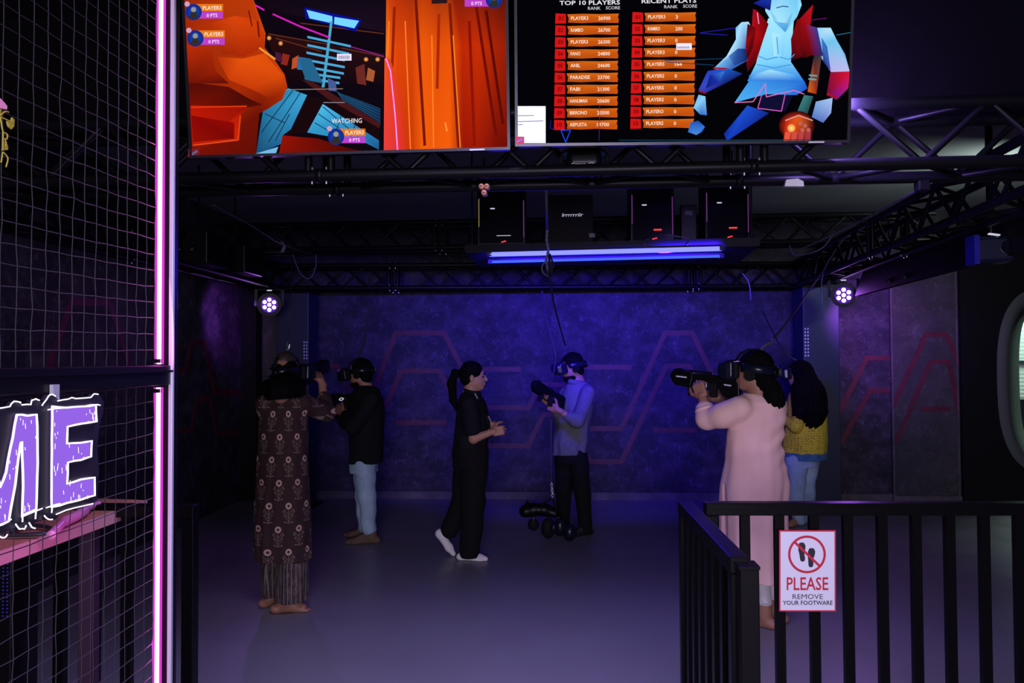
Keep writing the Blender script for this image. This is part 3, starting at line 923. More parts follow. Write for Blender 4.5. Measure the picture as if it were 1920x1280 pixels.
P([(50, 250), (205, 280), (225, 400), (300, 470), (70, 470)], [(190, 46, 8), (170, 40, 8), (150, 32, 6), (90, 14, 6), (110, 18, 6)])
P([(85, 592), (404, 600), (364, 650), (352, 790), (96, 822)], [(190, 22, 6), (150, 18, 6), (190, 30, 8), (206, 40, 8), (190, 30, 8)])
P([(88, 650), (330, 690), (330, 780), (98, 800)], [(140, 8, 6), (150, 10, 6), (120, 8, 6), (150, 14, 6)])
Ln([(84, 605), (400, 598)], 7, (226, 60, 16)); Ln([(364, 650), (352, 790)], 7, (230, 70, 20)); Ln([(96, 818), (352, 788)], 6, (236, 80, 26))
Ln([(470, 270), (560, 335)], 12, (235, 150, 60)); Ln([(460, 120), (470, 210)], 9, (110, 20, 8)); Ln([(410, 60), (430, 150)], 8, (120, 24, 8))
P([(600, 762), (800, 780), (960, 830), (1060, 852), (580, 872)], [(150, 20, 8), (110, 12, 6), (80, 10, 6), (50, 8, 8), (140, 18, 6)])
P([(445, 866), (578, 826), (560, 871)], (120, 185, 225))
# the orange curtain filling the right part
xs = [1185, 1240, 1330, 1390, 1470, 1545, 1610, 1700, 1790, 1864]
tops = [(190, 60, 14), (170, 44, 10), (140, 34, 10), (170, 46, 10), (120, 30, 12), (110, 26, 12), (90, 24, 14), (80, 20, 14), (60, 14, 12), (60, 14, 12)]
mids = [(250, 110, 20), (226, 70, 10), (215, 66, 10), (240, 90, 12), (228, 80, 10), (236, 84, 10), (190, 40, 6), (200, 46, 6), (170, 36, 6), (150, 30, 6)]
bots = [(255, 96, 10), (226, 50, 20), (200, 56, 8), (244, 96, 12), (240, 90, 10), (250, 96, 12), (150, 20, 6), (160, 26, 6), (120, 14, 6), (110, 12, 6)]
for i in range(9):
    a, b = xs[i], xs[i + 1]
    P([(a, -120), (b, -120), (b + 2, 260), (a - 4, 260)], [tops[i], tops[i + 1], mids[i + 1], mids[i]]); cv.layer -= 1
    P([(a - 4, 260), (b + 2, 260), (b + (10 if i < 8 else 2), 838), (a - 14, 846)], [mids[i], mids[i + 1], bots[i + 1], bots[i]]); cv.layer -= 1
cv.layer += 1
for a, b, c in (((1350, 0), (1400, 820), (120, 22, 6)), ((1540, 20), (1590, 830), (126, 26, 6)), ((1230, 40), (1215, 420), (150, 34, 8)), ((1480, 80), (1470, 500), (168, 40, 8)), ((1690, 40), (1800, 760), (110, 14, 6)), ((1650, 120), (1680, 820), (140, 20, 6)), ((1745, 60), (1840, 700), (92, 12, 6))):
    Ln([a, b], 16, c)
for a, b in (((1290, 120), (1320, 840)), ((1440, 200), (1450, 830)), ((1560, 200), (1600, 830)), ((1200, 120), (1190, 320))): Ln([a, b], 7, (255, 128, 40))
P([(1174, 330), (1205, 330), (1262, 500), (1290, 850), (1170, 852)], [(240, 84, 30), (232, 72, 20), (222, 56, 26), (222, 48, 40), (236, 60, 60)])
Ln([(1182, 330), (1208, 400), (1234, 650), (1248, 852)], 11, (238, 40, 150)); Ln([(1182, 330), (1208, 400), (1234, 650), (1248, 852)], 6, (255, 170, 250))
P([(1436, -20), (1528, -20), (1526, 20), (1440, 24)], (40, 22, 28)); Ln([(1515, 690), (1525, 740)], 9, (255, 150, 60))
# player badges
def badge(x, y, name, pts, flip=False):
    s = -1 if flip else 1
    P([(x, y - 45), (x + s * 165, y - 45), (x + s * 165, y - 4), (x, y - 4)], (232, 124, 22))
    P([(x, y - 1), (x + s * 165, y - 1), (x + s * 165, y + 36), (x, y + 36)], (190, 66, 205))
    cv.disc(330 + x / 3, y / 3, 15.5, (24, 70, 190), 20, rim=(14, 40, 130))
    P([(x - 28, y + 36), (x - 12, y - 2), (x + 14, y - 2), (x + 28, y + 36)], (50, 44, 40)); cv.disc(330 + x / 3, (y - 14) / 3, 5, (150, 150, 140), 10)
    cv.disc(330 + (x - s * 36) / 3, (y - 45) / 3, 5, (214, 160, 190), 12)
    a = x + (52 if not flip else -150)
    cv.text(name, 330 + a / 3, (y - 34) / 3, 330 + (a + 104) / 3, (y - 12) / 3, (255, 235, 225), slope=-0.02, bold=0.012)
    cv.text(pts, 330 + (a + 22) / 3, (y + 9) / 3, 330 + (a + 82) / 3, (y + 28) / 3, (255, 225, 255), slope=-0.02, bold=0.012)
badge(102, 70, 'PLAYER3', '0 PTS'); badge(112, 218, 'PLAYER3', '0 PTS'); badge(902, 770, 'PLAYER3', '0 PTS'); badge(1790, 4, 'PLAYER3', '0 PTS', True)
cv.text('WATCHING', 330 + 878 / 3, 669 / 3, 330 + 1048 / 3, 695 / 3, (235, 225, 225), slope=-0.02, bold=0.01)
cv.build('picture', M['picture'], tv1)
def tv_sticker(T, box, name, label, col, lines=None, cat='sticker', lift=0.007):
    BL, BR, e, upv, n, W, H = T
    pl_ = BL + n * lift
    q = [at_plane(x, y, pl_, n) for x, y in ((box[0], box[1]), (box[2], box[1]), (box[2], box[3]), (box[0], box[3]))]
    b = MB(); b.add([p for p in q] + [p + n * 0.0006 for p in q], [(0, 1, 2, 3), (4, 5, 6, 7), (0, 1, 5, 4), (1, 2, 6, 5), (2, 3, 7, 6), (3, 0, 4, 7)])
    o = b.build(name, col, None, label=label, cat=cat)
    if lines:
        c = Canvas(pl_ + n * 0.0008, n)
        for a in lines: c.line([(a[0], a[1]), (a[2], a[3])], a[4], a[5])
        c.build('print', M['print'], o)
    return o
lit_paper = mat('lit_label_paper', (0.85, 0.85, 0.9), 0.6, emit=(0.7, 0.7, 0.85), strength=0.55)
tv_sticker(T1, (632, 101, 659, 113.5), 'barcode_label', 'small white barcode label on the game screen', lit_paper, [(635 + i * 2.2, 104, 635 + i * 2.2, 111, 0.9, (30, 30, 40)) for i in range(10)])
tv_sticker(T1, (353, 279, 374, 295), 'energy_sticker', 'small red sticker at the lower left corner of the game screen', M['red'], [(357, 291, 370, 283, 4, (190, 190, 220))])

tv2, cv, T2 = tv_frame('scoreboard_screen', 'wide screen showing top players and recent plays lists', (966, 275), (1592, 268), 2.43, 0.565)
sx = 680 / 1920
k3 = lambda pts: [(940 + x * sx, y * sx) for x, y in pts]
def P(pts, col): cv.poly(k3(pts), col)
def Ln(pts, w, col): cv.line(k3(pts), w * sx, col)
P([(82, -130), (1866, -130), (1832, 752), (82, 758)], (3, 3, 8))
def Tx(t, a, y0, b, y1, col, sl=-0.012): cv.text(t, 940 + a * sx, y0 * sx, 940 + b * sx, y1 * sx, col, slope=sl, bold=0.016)
Tx('TOP 10 PLAYERS', 308, 4, 628, 27, (235, 235, 240)); Tx('RANK', 458, 35, 526, 52, (190, 190, 200)); Tx('SCORE', 553, 33, 628, 50, (190, 190, 200))
Tx('RECENT PLAYS', 743, -6, 1032, 17, (235, 235, 240)); Tx('RANK', 862, 27, 934, 44, (190, 190, 200)); Tx('SCORE', 962, 24, 1036, 41, (190, 190, 200))
names = [('PLAYER3', '26900'), ('RAMBO', '26700'), ('PLAYER3', '26300'), ('FANO', '24800'), ('ANIL', '24600'), ('PARADISE', '23700'), ('FABI', '21300'), ('HANUMAN', '20600'), ('BIRRONO', '20500'), ('AEPUSTA', '19700')]
rec = [('PLAYER3', '3'), ('RAMBO', '200'), ('PLAYER3', '0'), ('PLAYER3', '0'), ('PLAYERS', '164'), ('PLAYERS', '0'), ('PLAYERS', '0'), ('PLAYERS', '0'), ('PLAYERO', '0'), ('PLAYERS', '0')]
for lst, x0, x1, dx in ((names, 287, 622, 0), (rec, 694, 1030, -1.2)):
    for i, (nm, sc_) in enumerate(lst):
        y = (98 if lst is names else 92) + i * 62.6; o = dx * i - (1 if lst is names else 0) * 0.8 * i
        P([(x0 + o, y - 27), (x0 + 54 + o, y - 24), (x0 + 56 + o, y + 26), (x0 + o - 2, y + 28)], (214, 22, 22))
        cv.text('%d' % (i + 1) if i == 9 else '0%d' % (i + 1), 940 + (x0 + 15 + o) * sx, (y - 12) * sx, 940 + (x0 + 41 + o) * sx, (y + 10) * sx, (110, 8, 14), bold=0.02)
        e0 = [(x0 + 62 + o, y - 22), (x0 + 150 + o, y - 25), (x0 + 240 + o, y - 23), (x1 + o, y - 26), (x1 - 5 + o, y - 8), (x1 + o, y + 8), (x1 - 3 + o, y + 24), (x0 + 220 + o, y + 21), (x0 + 140 + o, y + 25), (x0 + 66 + o, y + 22), (x0 + 70 + o, y)]
        P(e0, [(214, 104, 20), (206, 92, 18), (214, 104, 20), (222, 110, 20), (206, 88, 16), (200, 84, 16), (206, 88, 16), (190, 76, 16), (186, 76, 14), (180, 70, 14), (200, 90, 16)])
        w = 13 * len(nm)
        Tx(nm, x0 + 82 + o, y - 11, x0 + 82 + w + o, y + 8, (255, 225, 200), -0.01); Tx(sc_, x0 + (228 if lst is rec else 226) + o, y - 11, x0 + 228 + 12.5 * len(sc_) + o, y + 8, (255, 225, 200), -0.01)
# light streaks
for a, b, w, c in (((1050, 176), (1240, 150), 5, (30, 24, 150)), ((1050, 178), (1195, 188), 5, (30, 24, 150)), ((860, 322), (1190, 312), 4, (20, 60, 90)), ((870, 330), (1125, 347), 4, (20, 60, 90)), ((1770, 188), (1860, 172), 4, (30, 110, 140)), ((1600, 115), (1720, 98), 4, (110, 16, 110)), ((1320, 165), (1400, 152), 4, (110, 16, 110)), ((1490, 222), (1640, 205), 4, (110, 20, 110)), ((1535, 248), (1640, 246), 3, (150, 40, 90))):
    Ln([a, b], w, c)
# generic glowing figure in a red waistcoat
BLU, PALE, DEEP = (40, 120, 225), (165, 232, 255), (20, 50, 165)
P([(1395, 440), (1560, 470), (1500, 592), (1360, 582)], (16, 14, 50)); Ln([(1395, 440), (1355, 575), (1480, 590), (1500, 500)], 5, (210, 90, 190))
P([(1300, 560), (1415, 600), (1192, 748), (1176, 710)], [(30, 80, 210), (16, 40, 140), (20, 60, 190), (16, 40, 150)])
P([(1410, 100), (1545, 110), (1530, 330), (1600, 432), (1300, 432), (1345, 340)], [PALE, PALE, (120, 205, 250), BLU, (50, 140, 235), (130, 215, 255)])
P([(1310, 400), (1420, 370), (1560, 400), (1540, 430), (1310, 432)], [(50, 150, 235), PALE, (70, 170, 245), BLU, BLU])
P([(1330, 50), (1352, 60), (1412, 130), (1385, 210), (1350, 320), (1300, 385), (1288, 250), (1322, 170)], [(170, 10, 40), (150, 10, 20), (110, 6, 10), (140, 8, 14), (120, 10, 20), (60, 6, 14), (180, 14, 20), (190, 16, 22)])
P([(1648, 26), (1628, 170), (1640, 292), (1536, 318), (1530, 210), (1560, 120)], [(190, 16, 34), (160, 14, 24), (90, 8, 14), (70, 6, 12), (120, 10, 16), (140, 10, 18)])
P([(1238, 150), (1270, 120), (1306, 118), (1324, 150), (1292, 250), (1302, 322), (1200, 380), (1120, 366), (1190, 300), (1240, 210)], [(110, 190, 240), (170, 225, 255), (200, 235, 255), (120, 180, 230), (60, 110, 190), (40, 80, 160), (60, 110, 190), (120, 190, 245), (190, 235, 255), (170, 225, 255)])
P([(1090, 378), (1190, 362), (1275, 392), (1180, 446), (1082, 492), (1042, 478)], [(40, 60, 190), (30, 90, 200), (20, 40, 120), (20, 30, 110), (40, 50, 180), (60, 70, 200)]); Ln([(1120, 362), (1190, 366)], 9, (170, 16, 30)); Ln([(1042, 484), (1082, 496)], 9, (150, 14, 40))
P([(1042, 503), (1078, 512), (1086, 612), (1050, 608), (1016, 572)], [(110, 190, 240), (140, 210, 250), (60, 120, 210), (50, 110, 200), (130, 205, 250)]); P([(986, 700), (1000, 650), (1040, 640), (1076, 672), (1060, 700), (1030, 716)], [(50, 120, 220), (40, 90, 190), (30, 70, 170), (50, 110, 210), (30, 70, 170), (70, 140, 225)])
P([(1310, 430), (1600, 430), (1618, 470), (1560, 505), (1400, 500), (1232, 545)], [(60, 150, 235), (40, 110, 215), (30, 80, 190), (40, 110, 220), (70, 165, 240), (80, 180, 245)]); Ln([(1232, 545), (1330, 540), (1395, 445), (1400, 515), (1545, 480), (1600, 500)], 5, (230, 110, 190))
P([(1662, 150), (1740, 150), (1772, 215), (1816, 290), (1840, 380), (1742, 384), (1690, 310), (1650, 240)], [(150, 215, 250), (190, 232, 255), (110, 200, 240), (60, 180, 220), (190, 190, 240), (190, 180, 235), (40, 90, 190), (120, 190, 240)])
P([(1738, 386), (1842, 380), (1832, 470), (1772, 530), (1718, 505)], [(150, 14, 50), (220, 20, 50), (190, 30, 110), (120, 20, 150), (110, 14, 60)]); Ln([(1720, 500), (1775, 520)], 12, (170, 16, 30))
P([(1662, 540), (1750, 520), (1742, 600), (1700, 652), (1640, 622)], [(130, 170, 225), (170, 200, 245), (150, 170, 235), (90, 110, 190), (80, 120, 200)])
P([(1652, 296), (1692, 300), (1664, 500), (1618, 488)], [(40, 40, 50), (60, 60, 60), (160, 50, 16), (226, 96, 24)]); Ln([(1625, 400), (1668, 404)], 8, (60, 180, 190)); Ln([(1622, 420), (1664, 424)], 8, (60, 180, 190))
P([(1600, 505), (1648, 512), (1612, 620), (1560, 600)], [(60, 130, 130), (40, 90, 100), (30, 60, 70), (50, 110, 120)])
cv.disc(940 + 1560 * sx, 668 * sx, 34, (255, 60, 20), 28, ry=28, rim=(6, 3, 8))
P([(1500, 640), (1570, 612), (1645, 640), (1640, 744), (1490, 748)], [(190, 30, 16), (230, 90, 30), (70, 16, 24), (40, 10, 20), (210, 40, 20)])
cv.disc(940 + 1532 * sx, 680 * sx, 8, (255, 240, 150), 14, rim=(255, 110, 30))
for i in range(4): P([(1500 + i * 36, 702), (1528 + i * 36, 698), (1522 + i * 36, 746), (1494 + i * 36, 748)], (226 - i * 20, 90 - i * 12, 70))
for x, y in ((1580, 655), (1605, 668), (1590, 690), (1622, 690)): cv.disc(940 + x * sx, y * sx, 4, (190, 100, 90), 8)
Ln([(1500, 640), (1570, 612), (1645, 640)], 6, (220, 160, 150))
P([(1402, -130), (1552, -130), (1586, 30), (1562, 92), (1500, 176), (1424, 112), (1394, 62)], [(120, 205, 250), (90, 180, 240), PALE, (130, 215, 250), (120, 205, 245), (175, 236, 255), (150, 222, 252)])
Ln([(1452, 46), (1488, 36), (1516, 40)], 5, (20, 60, 120)); Ln([(1352, 70), (1360, 130)], 5, (240, 150, 210))
P([(1330, 20), (1430, -20), (1420, 60)], [(20, 30, 150), (30, 60, 180), (12, 20, 90)])
P([(1300, 130), (1345, 150), (1330, 250), (1292, 330), (1290, 240)], [(60, 6, 12), (120, 8, 14), (90, 8, 14), (40, 4, 10), (150, 12, 18)])
P([(1560, 100), (1600, 130), (1668, 150), (1700, 300), (1640, 296), (1600, 310), (1570, 240)], [(120, 10, 16), (150, 12, 20), (40, 60, 150), (20, 40, 120), (100, 8, 14), (60, 6, 12), (110, 8, 14)])
P([(1430, 175), (1500, 185), (1490, 300), (1440, 300)], [(180, 238, 255), (150, 225, 255), (120, 205, 250), (170, 235, 255)])
for q_ in ([(1360, 300), (1400, 318), (1460, 305)], [(1470, 305), (1520, 318), (1548, 290)], [(1455, 200), (1462, 290)], [(1350, 345), (1440, 362), (1530, 345)]): Ln(q_, 5, (70, 150, 225))
P([(1200, 300), (1250, 260), (1290, 262), (1300, 320), (1230, 352)], [(80, 130, 200), (40, 80, 160), (20, 40, 110), (16, 30, 90), (40, 80, 160)])
P([(1690, 200), (1720, 250), (1740, 380), (1700, 330)], [(60, 130, 200), (40, 90, 180), (60, 70, 170), (20, 40, 120)])
P([(1100, 400), (1180, 380), (1150, 440), (1080, 470)], [(20, 40, 150), (60, 130, 225), (30, 50, 170), (16, 30, 120)])
P([(1420, 60), (1480, 120), (1540, 70), (1520, 130), (1500, 174), (1440, 118)], [(120, 205, 245), (190, 240, 255), (110, 195, 240), (90, 175, 230), (70, 150, 220), (110, 195, 240)])
# small neon triangles low on the list
Ln([(315, 692), (366, 690), (340, 755), (315, 692)], 5, (30, 70, 230)); Ln([(262, 640), (258, 680), (290, 690)], 4, (20, 30, 140)); Ln([(520, 560), (516, 745)], 3, (70, 40, 110)); Ln([(620, 744), (1640, 742)], 5, (16, 56, 80))
cv.build('picture', M['picture'], tv2)
tv_sticker(T2, (1268, 81, 1297, 93.5), 'barcode_label', 'small white barcode label on the scoreboard screen', lit_paper, [(1271 + i * 2.3, 87, 1271 + i * 2.3, 91, 1.0, (30, 30, 40)) for i in range(10)])
tv_sticker(T2, (970, 199, 1023, 268), 'paper_notice', 'white paper notice taped over the lower left of the scoreboard screen', mat('backlit_paper', (0.75, 0.78, 0.85), 0.7, emit=(0.5, 0.55, 0.68), strength=0.85),
           [(971, 217, 1001, 216.5, 1.3, (60, 66, 90)), (971, 228, 1019, 226.5, 1.3, (60, 66, 90)), (971, 234, 980, 233.5, 1.3, (60, 66, 90))], 'notice')
tv_sticker(T2, (967, 256, 983, 270), 'energy_sticker', 'small red sticker below the paper notice on the scoreboard screen', M['red'], [(969, 266, 980, 260, 3.5, (110, 120, 190))], lift=0.0085)

BL_, BR_, e_, up_, n_, W_, H_ = T2
q = BR_ + up_ * 0.14 - n_ * 0.05 - e_ * 0.03
MB().box(q, (0.012, 0.02, 0.26)).build('added_glow_strip', emitter('violet_strip', (0.25, 0.05, 0.9), 0.6), tv2)  # added strip and light, tinting the fascia violet beside the screen
area_light('added_glow_light', q + e_ * 0.02 - n_ * 0.0, q + e_ * 0.42 - n_ * 0.5 - ZU * 0.1, 0.03, 55, (0.34, 0.20, 1.0), 0.2)
# ------------------------------------------------------------------ left net fence
PF = at_y(312, 674, 2.32)
XF = PF.x
YF = 2.32
onF = lambda x, y: at_x(x, y, XF)
fence = empty('net_fence', (XF, 1.6, 0), 'tall black frame fence with cord netting and a bright metal edge', 'fence')
MB().box((XF, YF + 0.005, 1.6), (0.045, 0.05, 3.2)).build('end_post', M['beam'], fence, bevel=0.003)
pe = at_y(316.5, 674, YF - 0.03)
MB().box((pe.x + 0.006, YF - 0.025, 1.6), (0.013, 0.013, 3.2)).build('metal_edge', M['aluminium'], fence, bevel=0.002)
MB().box((XF - 0.02, 0.45, 1.6), (0.05, 0.05, 3.2)).build('end_post', M['beam'], fence, bevel=0.003)
zb1 = onF(290, 685).z; zb0 = onF(290, 722).z
ym = (YF + 0.45) / 2
MB().box((XF + 0.005, ym, (zb1 + zb0) / 2), (0.05, YF - 0.45 - 0.05, zb1 - zb0)).build('cross_beam', M['beam'], fence, bevel=0.003)
MB().box((XF + 0.033, ym, zb1 - 0.018), (0.008, YF - 0.45 - 0.05, 0.006)).build('beam_flange', M['beam'], fence)
MB().box((XF, ym, 0.03), (0.04, YF - 0.45 - 0.05, 0.06)).build('bottom_rail', M['beam'], fence, bevel=0.003)
def net(z0, z1, name):
    b = MB(); st = 0.05
    ys = np.arange(0.62, YF - 0.02, st); zs = np.arange(z0, z1 + 0.001, (z1 - z0) / round((z1 - z0) / st))
    rr = np.random.default_rng(int(z0 * 100) + 3)
    jy = rr.normal(0, 0.0011, (len(ys), len(zs))); jz = rr.normal(0, 0.0011, (len(ys), len(zs))); jx = rr.normal(0, 0.001, (len(ys), len(zs)))
    sag = lambda y: -0.012 * math.sin((y - 0.6) / (YF - 0.6) * math.pi)
    pt = lambda i, j: V((XF - 0.012 + jx[i, j], ys[i] + jy[i, j], zs[j] + jz[i, j] + sag(ys[i])))
    for i in range(len(ys)): b.tube([pt(i, j) for j in range(len(zs))], 0.0013, 4)
    for j in range(len(zs)): b.tube([pt(i, j) for i in range(len(ys))], 0.0013, 4)
    return b.build(name, M['net'], fence, kind='stuff')
net(zb1, 3.18, 'upper_net'); net(0.07, zb0, 'lower_net')

# pink neon tubes along the post
def neon(px_top, py_top, py_bot, label, ztop=None, zbot=None):
    a = onF(px_top, py_top); y = a.y
    z1 = ztop if ztop else onF(px_top, py_top).z; z0 = zbot if zbot else onF(px_top, py_bot).z
    x = XF + 0.002
    r = empty('neon_tube', (x, y, z0), label, 'neon light', 'pink neon tubes on the fence post')
    MB().tube([(x, y, z0), (x, y, z1)], 0.0062, 12).build('core', M['neon_core'], r, smooth=True)
    MB().tube([(x - 0.006, y + 0.012, z0), (x - 0.006, y + 0.012, z1)], 0.0135, 12).build('sleeve', M['neon_halo'], r, smooth=True)  # the sleeve is the core's glow, drawn as a wider tube behind it
    for z in (z0 + 0.01, z1 - 0.01): MB().box((x - 0.004, y, z), (0.02, 0.024, 0.012)).build('end_clip', M['plastic'], r)
    d = bpy.data.lights.new('neon_light', 'AREA'); d.shape = 'RECTANGLE'; d.size = 0.03; d.size_y = z1 - z0; d.energy = 1.1 * (z1 - z0); d.color = (1.0, 0.12, 0.85)
    o = bpy.data.objects.new('neon_light', d); COL.objects.link(o); o.location = (x - 0.02, y - 0.012, (z0 + z1) / 2)
    o.rotation_euler = V((-1, -0.25, -0.1)).to_track_quat('-Z', 'Y').to_euler()
    return r
yn = onF(297, 674)
neon(297, 684, 684, 'pink neon tube on the fence post above the cross beam', ztop=3.15, zbot=zb1 + 0.004)
neon(296, 731, 731, 'pink neon tube on the fence post below the cross beam', ztop=zb0 - 0.008, zbot=0.1)

# sketchy letter sign hung on the fence
SX = XF + 0.045
sn = V((1, 0, 0))
onS = lambda x, y: at_x(x, y, SX)
sign = empty('letter_sign', onS(110, 760), 'hanging violet letter sign with white sketched outlines reading ME', 'sign')
o3 = lambda pts: [(x * 400 / 1422, 640 + y * 360 / 1280) for x, y in pts]
def sheet(pts, lift, thick, name, ma):
    q = [at_x(x, y, SX + lift) for x, y in pts]; n = len(q)
    b = MB(); b.add([p - sn * thick for p in q] + q, [tuple(reversed(range(n))), tuple(range(n, 2 * n))] + [(i, (i + 1) % n, n + (i + 1) % n, n + i) for i in range(n)])
    return b.build(name, ma, sign)
back_pts = o3([(-260, 520), (-200, 480), (-100, 470), (0, 440), (65, 435), (90, 400), (130, 405), (150, 425), (200, 420), (215, 388), (260, 385), (285, 425), (300, 390), (325, 358), (355, 352), (380, 380), (400, 395), (450, 385), (480, 372), (520, 378), (605, 372), (625, 350), (660, 350), (690, 400), (690, 470), (662, 560), (648, 700), (660, 860), (650, 1060), (560, 1095), (400, 1150), (370, 1185), (330, 1190), (290, 1165), (240, 1200), (200, 1245), (160, 1250), (110, 1235), (60, 1260), (0, 1300), (-90, 1330), (-260, 1400)])
sheet(back_pts, 0, 0.012, 'backing_board', mat('sign_backing', (0.020, 0.014, 0.028), 0.5))
E_pts = o3([(348, 430), (440, 440), (640, 425), (645, 535), (540, 545), (452, 565), (448, 680), (540, 672), (612, 662), (608, 765), (540, 790), (452, 805), (448, 950), (540, 920), (630, 905), (632, 1025), (540, 1055), (345, 1105)])
M_pts = o3([(112, 488), (180, 492), (245, 485), (252, 640), (248, 900), (240, 1120), (150, 1158), (156, 960), (148, 665), (135, 690), (100, 960), (60, 1195), (-40, 1240), (-100, 1040), (-150, 1270), (-250, 1310), (-200, 540), (-100, 520), (-20, 900), (5, 970), (40, 870)])
sheet(E_pts, 0.004, 0.004, 'letter', M['sign_violet']); sheet(M_pts, 0.004, 0.004, 'letter', M['sign_violet'])
def stroke(pts, w=0.0032, wob=0.0012, closed=True):
    q = [at_x(x, y, SX + 0.0065) for x, y in pts]
    if closed: q.append(q[0])
    out = []
    for a, b in zip(q, q[1:]):
        n = max(2, int((b - a).length / 0.025))
        for i in range(n):
            t = i / n; p = a.lerp(b, t)
            out.append(p + V((0, random.uniform(-wob, wob), random.uniform(-wob, wob))))
    out.append(q[-1])
    return out
b = MB(); b.tube(stroke(E_pts), 0.0026, 6); b.build('letter_outline', M['sign_white'], sign)
b = MB(); b.tube(stroke(M_pts), 0.0026, 6); b.build('letter_outline', M['sign_white'], sign)
b = MB()
for pts in ([(-40, 445), (65, 435), (90, 400), (130, 400), (138, 412)], [(145, 425), (205, 418), (215, 390), (240, 384), (262, 392)], [(280, 430), (300, 400), (325, 360), (350, 352), (370, 365)], [(385, 396), (450, 385), (475, 374), (500, 380), (605, 374), (625, 352), (655, 352)],
            [(650, 420), (320, 455)], [(650, 420), (668, 424)], [(102, 1220), (130, 1250), (165, 1250), (175, 1225)], [(195, 1205), (210, 1235), (235, 1245)], [(295, 1160), (315, 1185), (350, 1185)], [(0, 1300), (30, 1310), (50, 1285)], [(60, 1195), (75, 1185)], [(145, 1165), (282, 1112)], [(310, 1110), (350, 1095), (400, 1080)], [(375, 1150), (500, 1105), (620, 1080)], [(238, 1180), (242, 1120)], [(345, 1140), (346, 1095)], [(150, 1200), (152, 1150)]):
    b.tube(stroke(o3(pts), closed=False), 0.0017, 5)
b.build('sketch_line', M['sign_white'], sign, kind='stuff')
b = MB()
for i in range(64):   # short hatch ticks inside the letters
    if i < 40:
        box_ = random.choice([(540, 640, 440, 530), (365, 400, 450, 690), (455, 605, 680, 770), (360, 440, 770, 900), (390, 630, 920, 1060), (560, 640, 470, 530), (470, 630, 1000, 1050)])
    else: box_ = random.choice([(115, 240, 500, 560), (160, 240, 560, 720), (155, 235, 1060, 1130), (-40, 40, 1020, 1180), (60, 110, 700, 900)])
    x, y = random.uniform(box_[0], box_[1]), random.uniform(box_[2], box_[3]); l = random.uniform(8, 42)
    b.tube([at_x(*o3([(x, y)])[0], SX + 0.006), at_x(*o3([(x + random.uniform(-3, 3), y + l)])[0], SX + 0.006)], 0.0008, 4)
b.build('hatching', M['sign_white'], sign, kind='stuff')
q = onS(109, 735)
MB().box((XF + 0.036, q.y, q.z - 0.004), (0.010, 0.022, 0.045)).build('hanger_bracket', M['aluminium'], sign)

# wire doodle figure hung on the net, cut by the photo's left edge
dd = empty('wire_figure', onF(6, 290), 'small yellow wire figure with pink cap on the netting at far left', 'decoration')
o4 = lambda pts: [at_x(x * 60 / 427, 140 + y * 180 / 1280, XF + 0.012) for x, y in pts]
b = MB()
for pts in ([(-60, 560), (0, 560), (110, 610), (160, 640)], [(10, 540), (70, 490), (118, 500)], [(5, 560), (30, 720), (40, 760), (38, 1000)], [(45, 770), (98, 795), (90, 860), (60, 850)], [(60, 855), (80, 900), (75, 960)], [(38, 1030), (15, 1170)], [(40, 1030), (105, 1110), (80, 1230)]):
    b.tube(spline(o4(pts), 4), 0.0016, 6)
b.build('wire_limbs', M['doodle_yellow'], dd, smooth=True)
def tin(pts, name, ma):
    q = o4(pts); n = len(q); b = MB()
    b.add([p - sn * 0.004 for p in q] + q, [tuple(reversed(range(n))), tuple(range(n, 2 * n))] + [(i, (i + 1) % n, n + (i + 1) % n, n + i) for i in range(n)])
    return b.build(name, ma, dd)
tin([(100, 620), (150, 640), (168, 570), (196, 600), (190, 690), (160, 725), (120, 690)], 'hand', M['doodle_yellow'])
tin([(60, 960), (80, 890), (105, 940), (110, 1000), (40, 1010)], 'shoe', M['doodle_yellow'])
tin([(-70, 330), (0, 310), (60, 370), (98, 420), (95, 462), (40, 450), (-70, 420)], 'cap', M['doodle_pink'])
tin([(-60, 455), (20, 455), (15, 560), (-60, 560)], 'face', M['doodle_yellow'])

# ------------------------------------------------------------------ railings
RH = 1.07
def rail_line(name, label, a, b, n_or_list, wb=0.038, hb=0.045, group=None, post_w=0.045, endposts=True):
    a, b = V(a), V(b); d = (b - a).normalized()
    root = empty(name, (a.x, a.y, 0), label, 'railing', group)
    MB().bar(a - ZU * (hb / 2), b - ZU * (hb / 2), 0.05, hb).build('top_rail', M['rail'], root, bevel=0.003)
    MB().bar(V((a.x, a.y, 0.10)), V((b.x, b.y, 0.10)), 0.04, 0.04).build('bottom_rail', M['rail'], root, bevel=0.003)
    L = (b - a).length
    me = None
    for t in n_or_list:
        p = a + d * t
        R = Matrix((d, V((-d.y, d.x, 0)), ZU)).transposed()
        if me is None:
            o = MB().box((0, 0, 0), (wb, wb * 0.7, a.z - hb - 0.12)).build('baluster', M['rail'], root); me = o.data
        else:
            o = bpy.data.objects.new('baluster', me); put(o, root)
        o.matrix_basis = Matrix.Translation((p.x, p.y, (a.z - hb + 0.12) / 2)) @ R.to_4x4()
    if endposts:
        for p in (a + d * post_w / 2, b - d * post_w / 2):
            R = Matrix((d, V((-d.y, d.x, 0)), ZU)).transposed()
            MB().box((p.x, p.y, (a.z - hb) / 2), (post_w, 0.045, a.z - hb), R).build('post', M['rail'], root, bevel=0.003)
            MB().box((p.x, p.y, 0.005), (0.09, 0.09, 0.01), R).build('foot_plate', M['rail'], root)
    return root
ra0, ra1 = at_z(1321, 941, RH), at_z(1925, 941, RH)
rdir = (ra1 - ra0).normalized()
bal = []
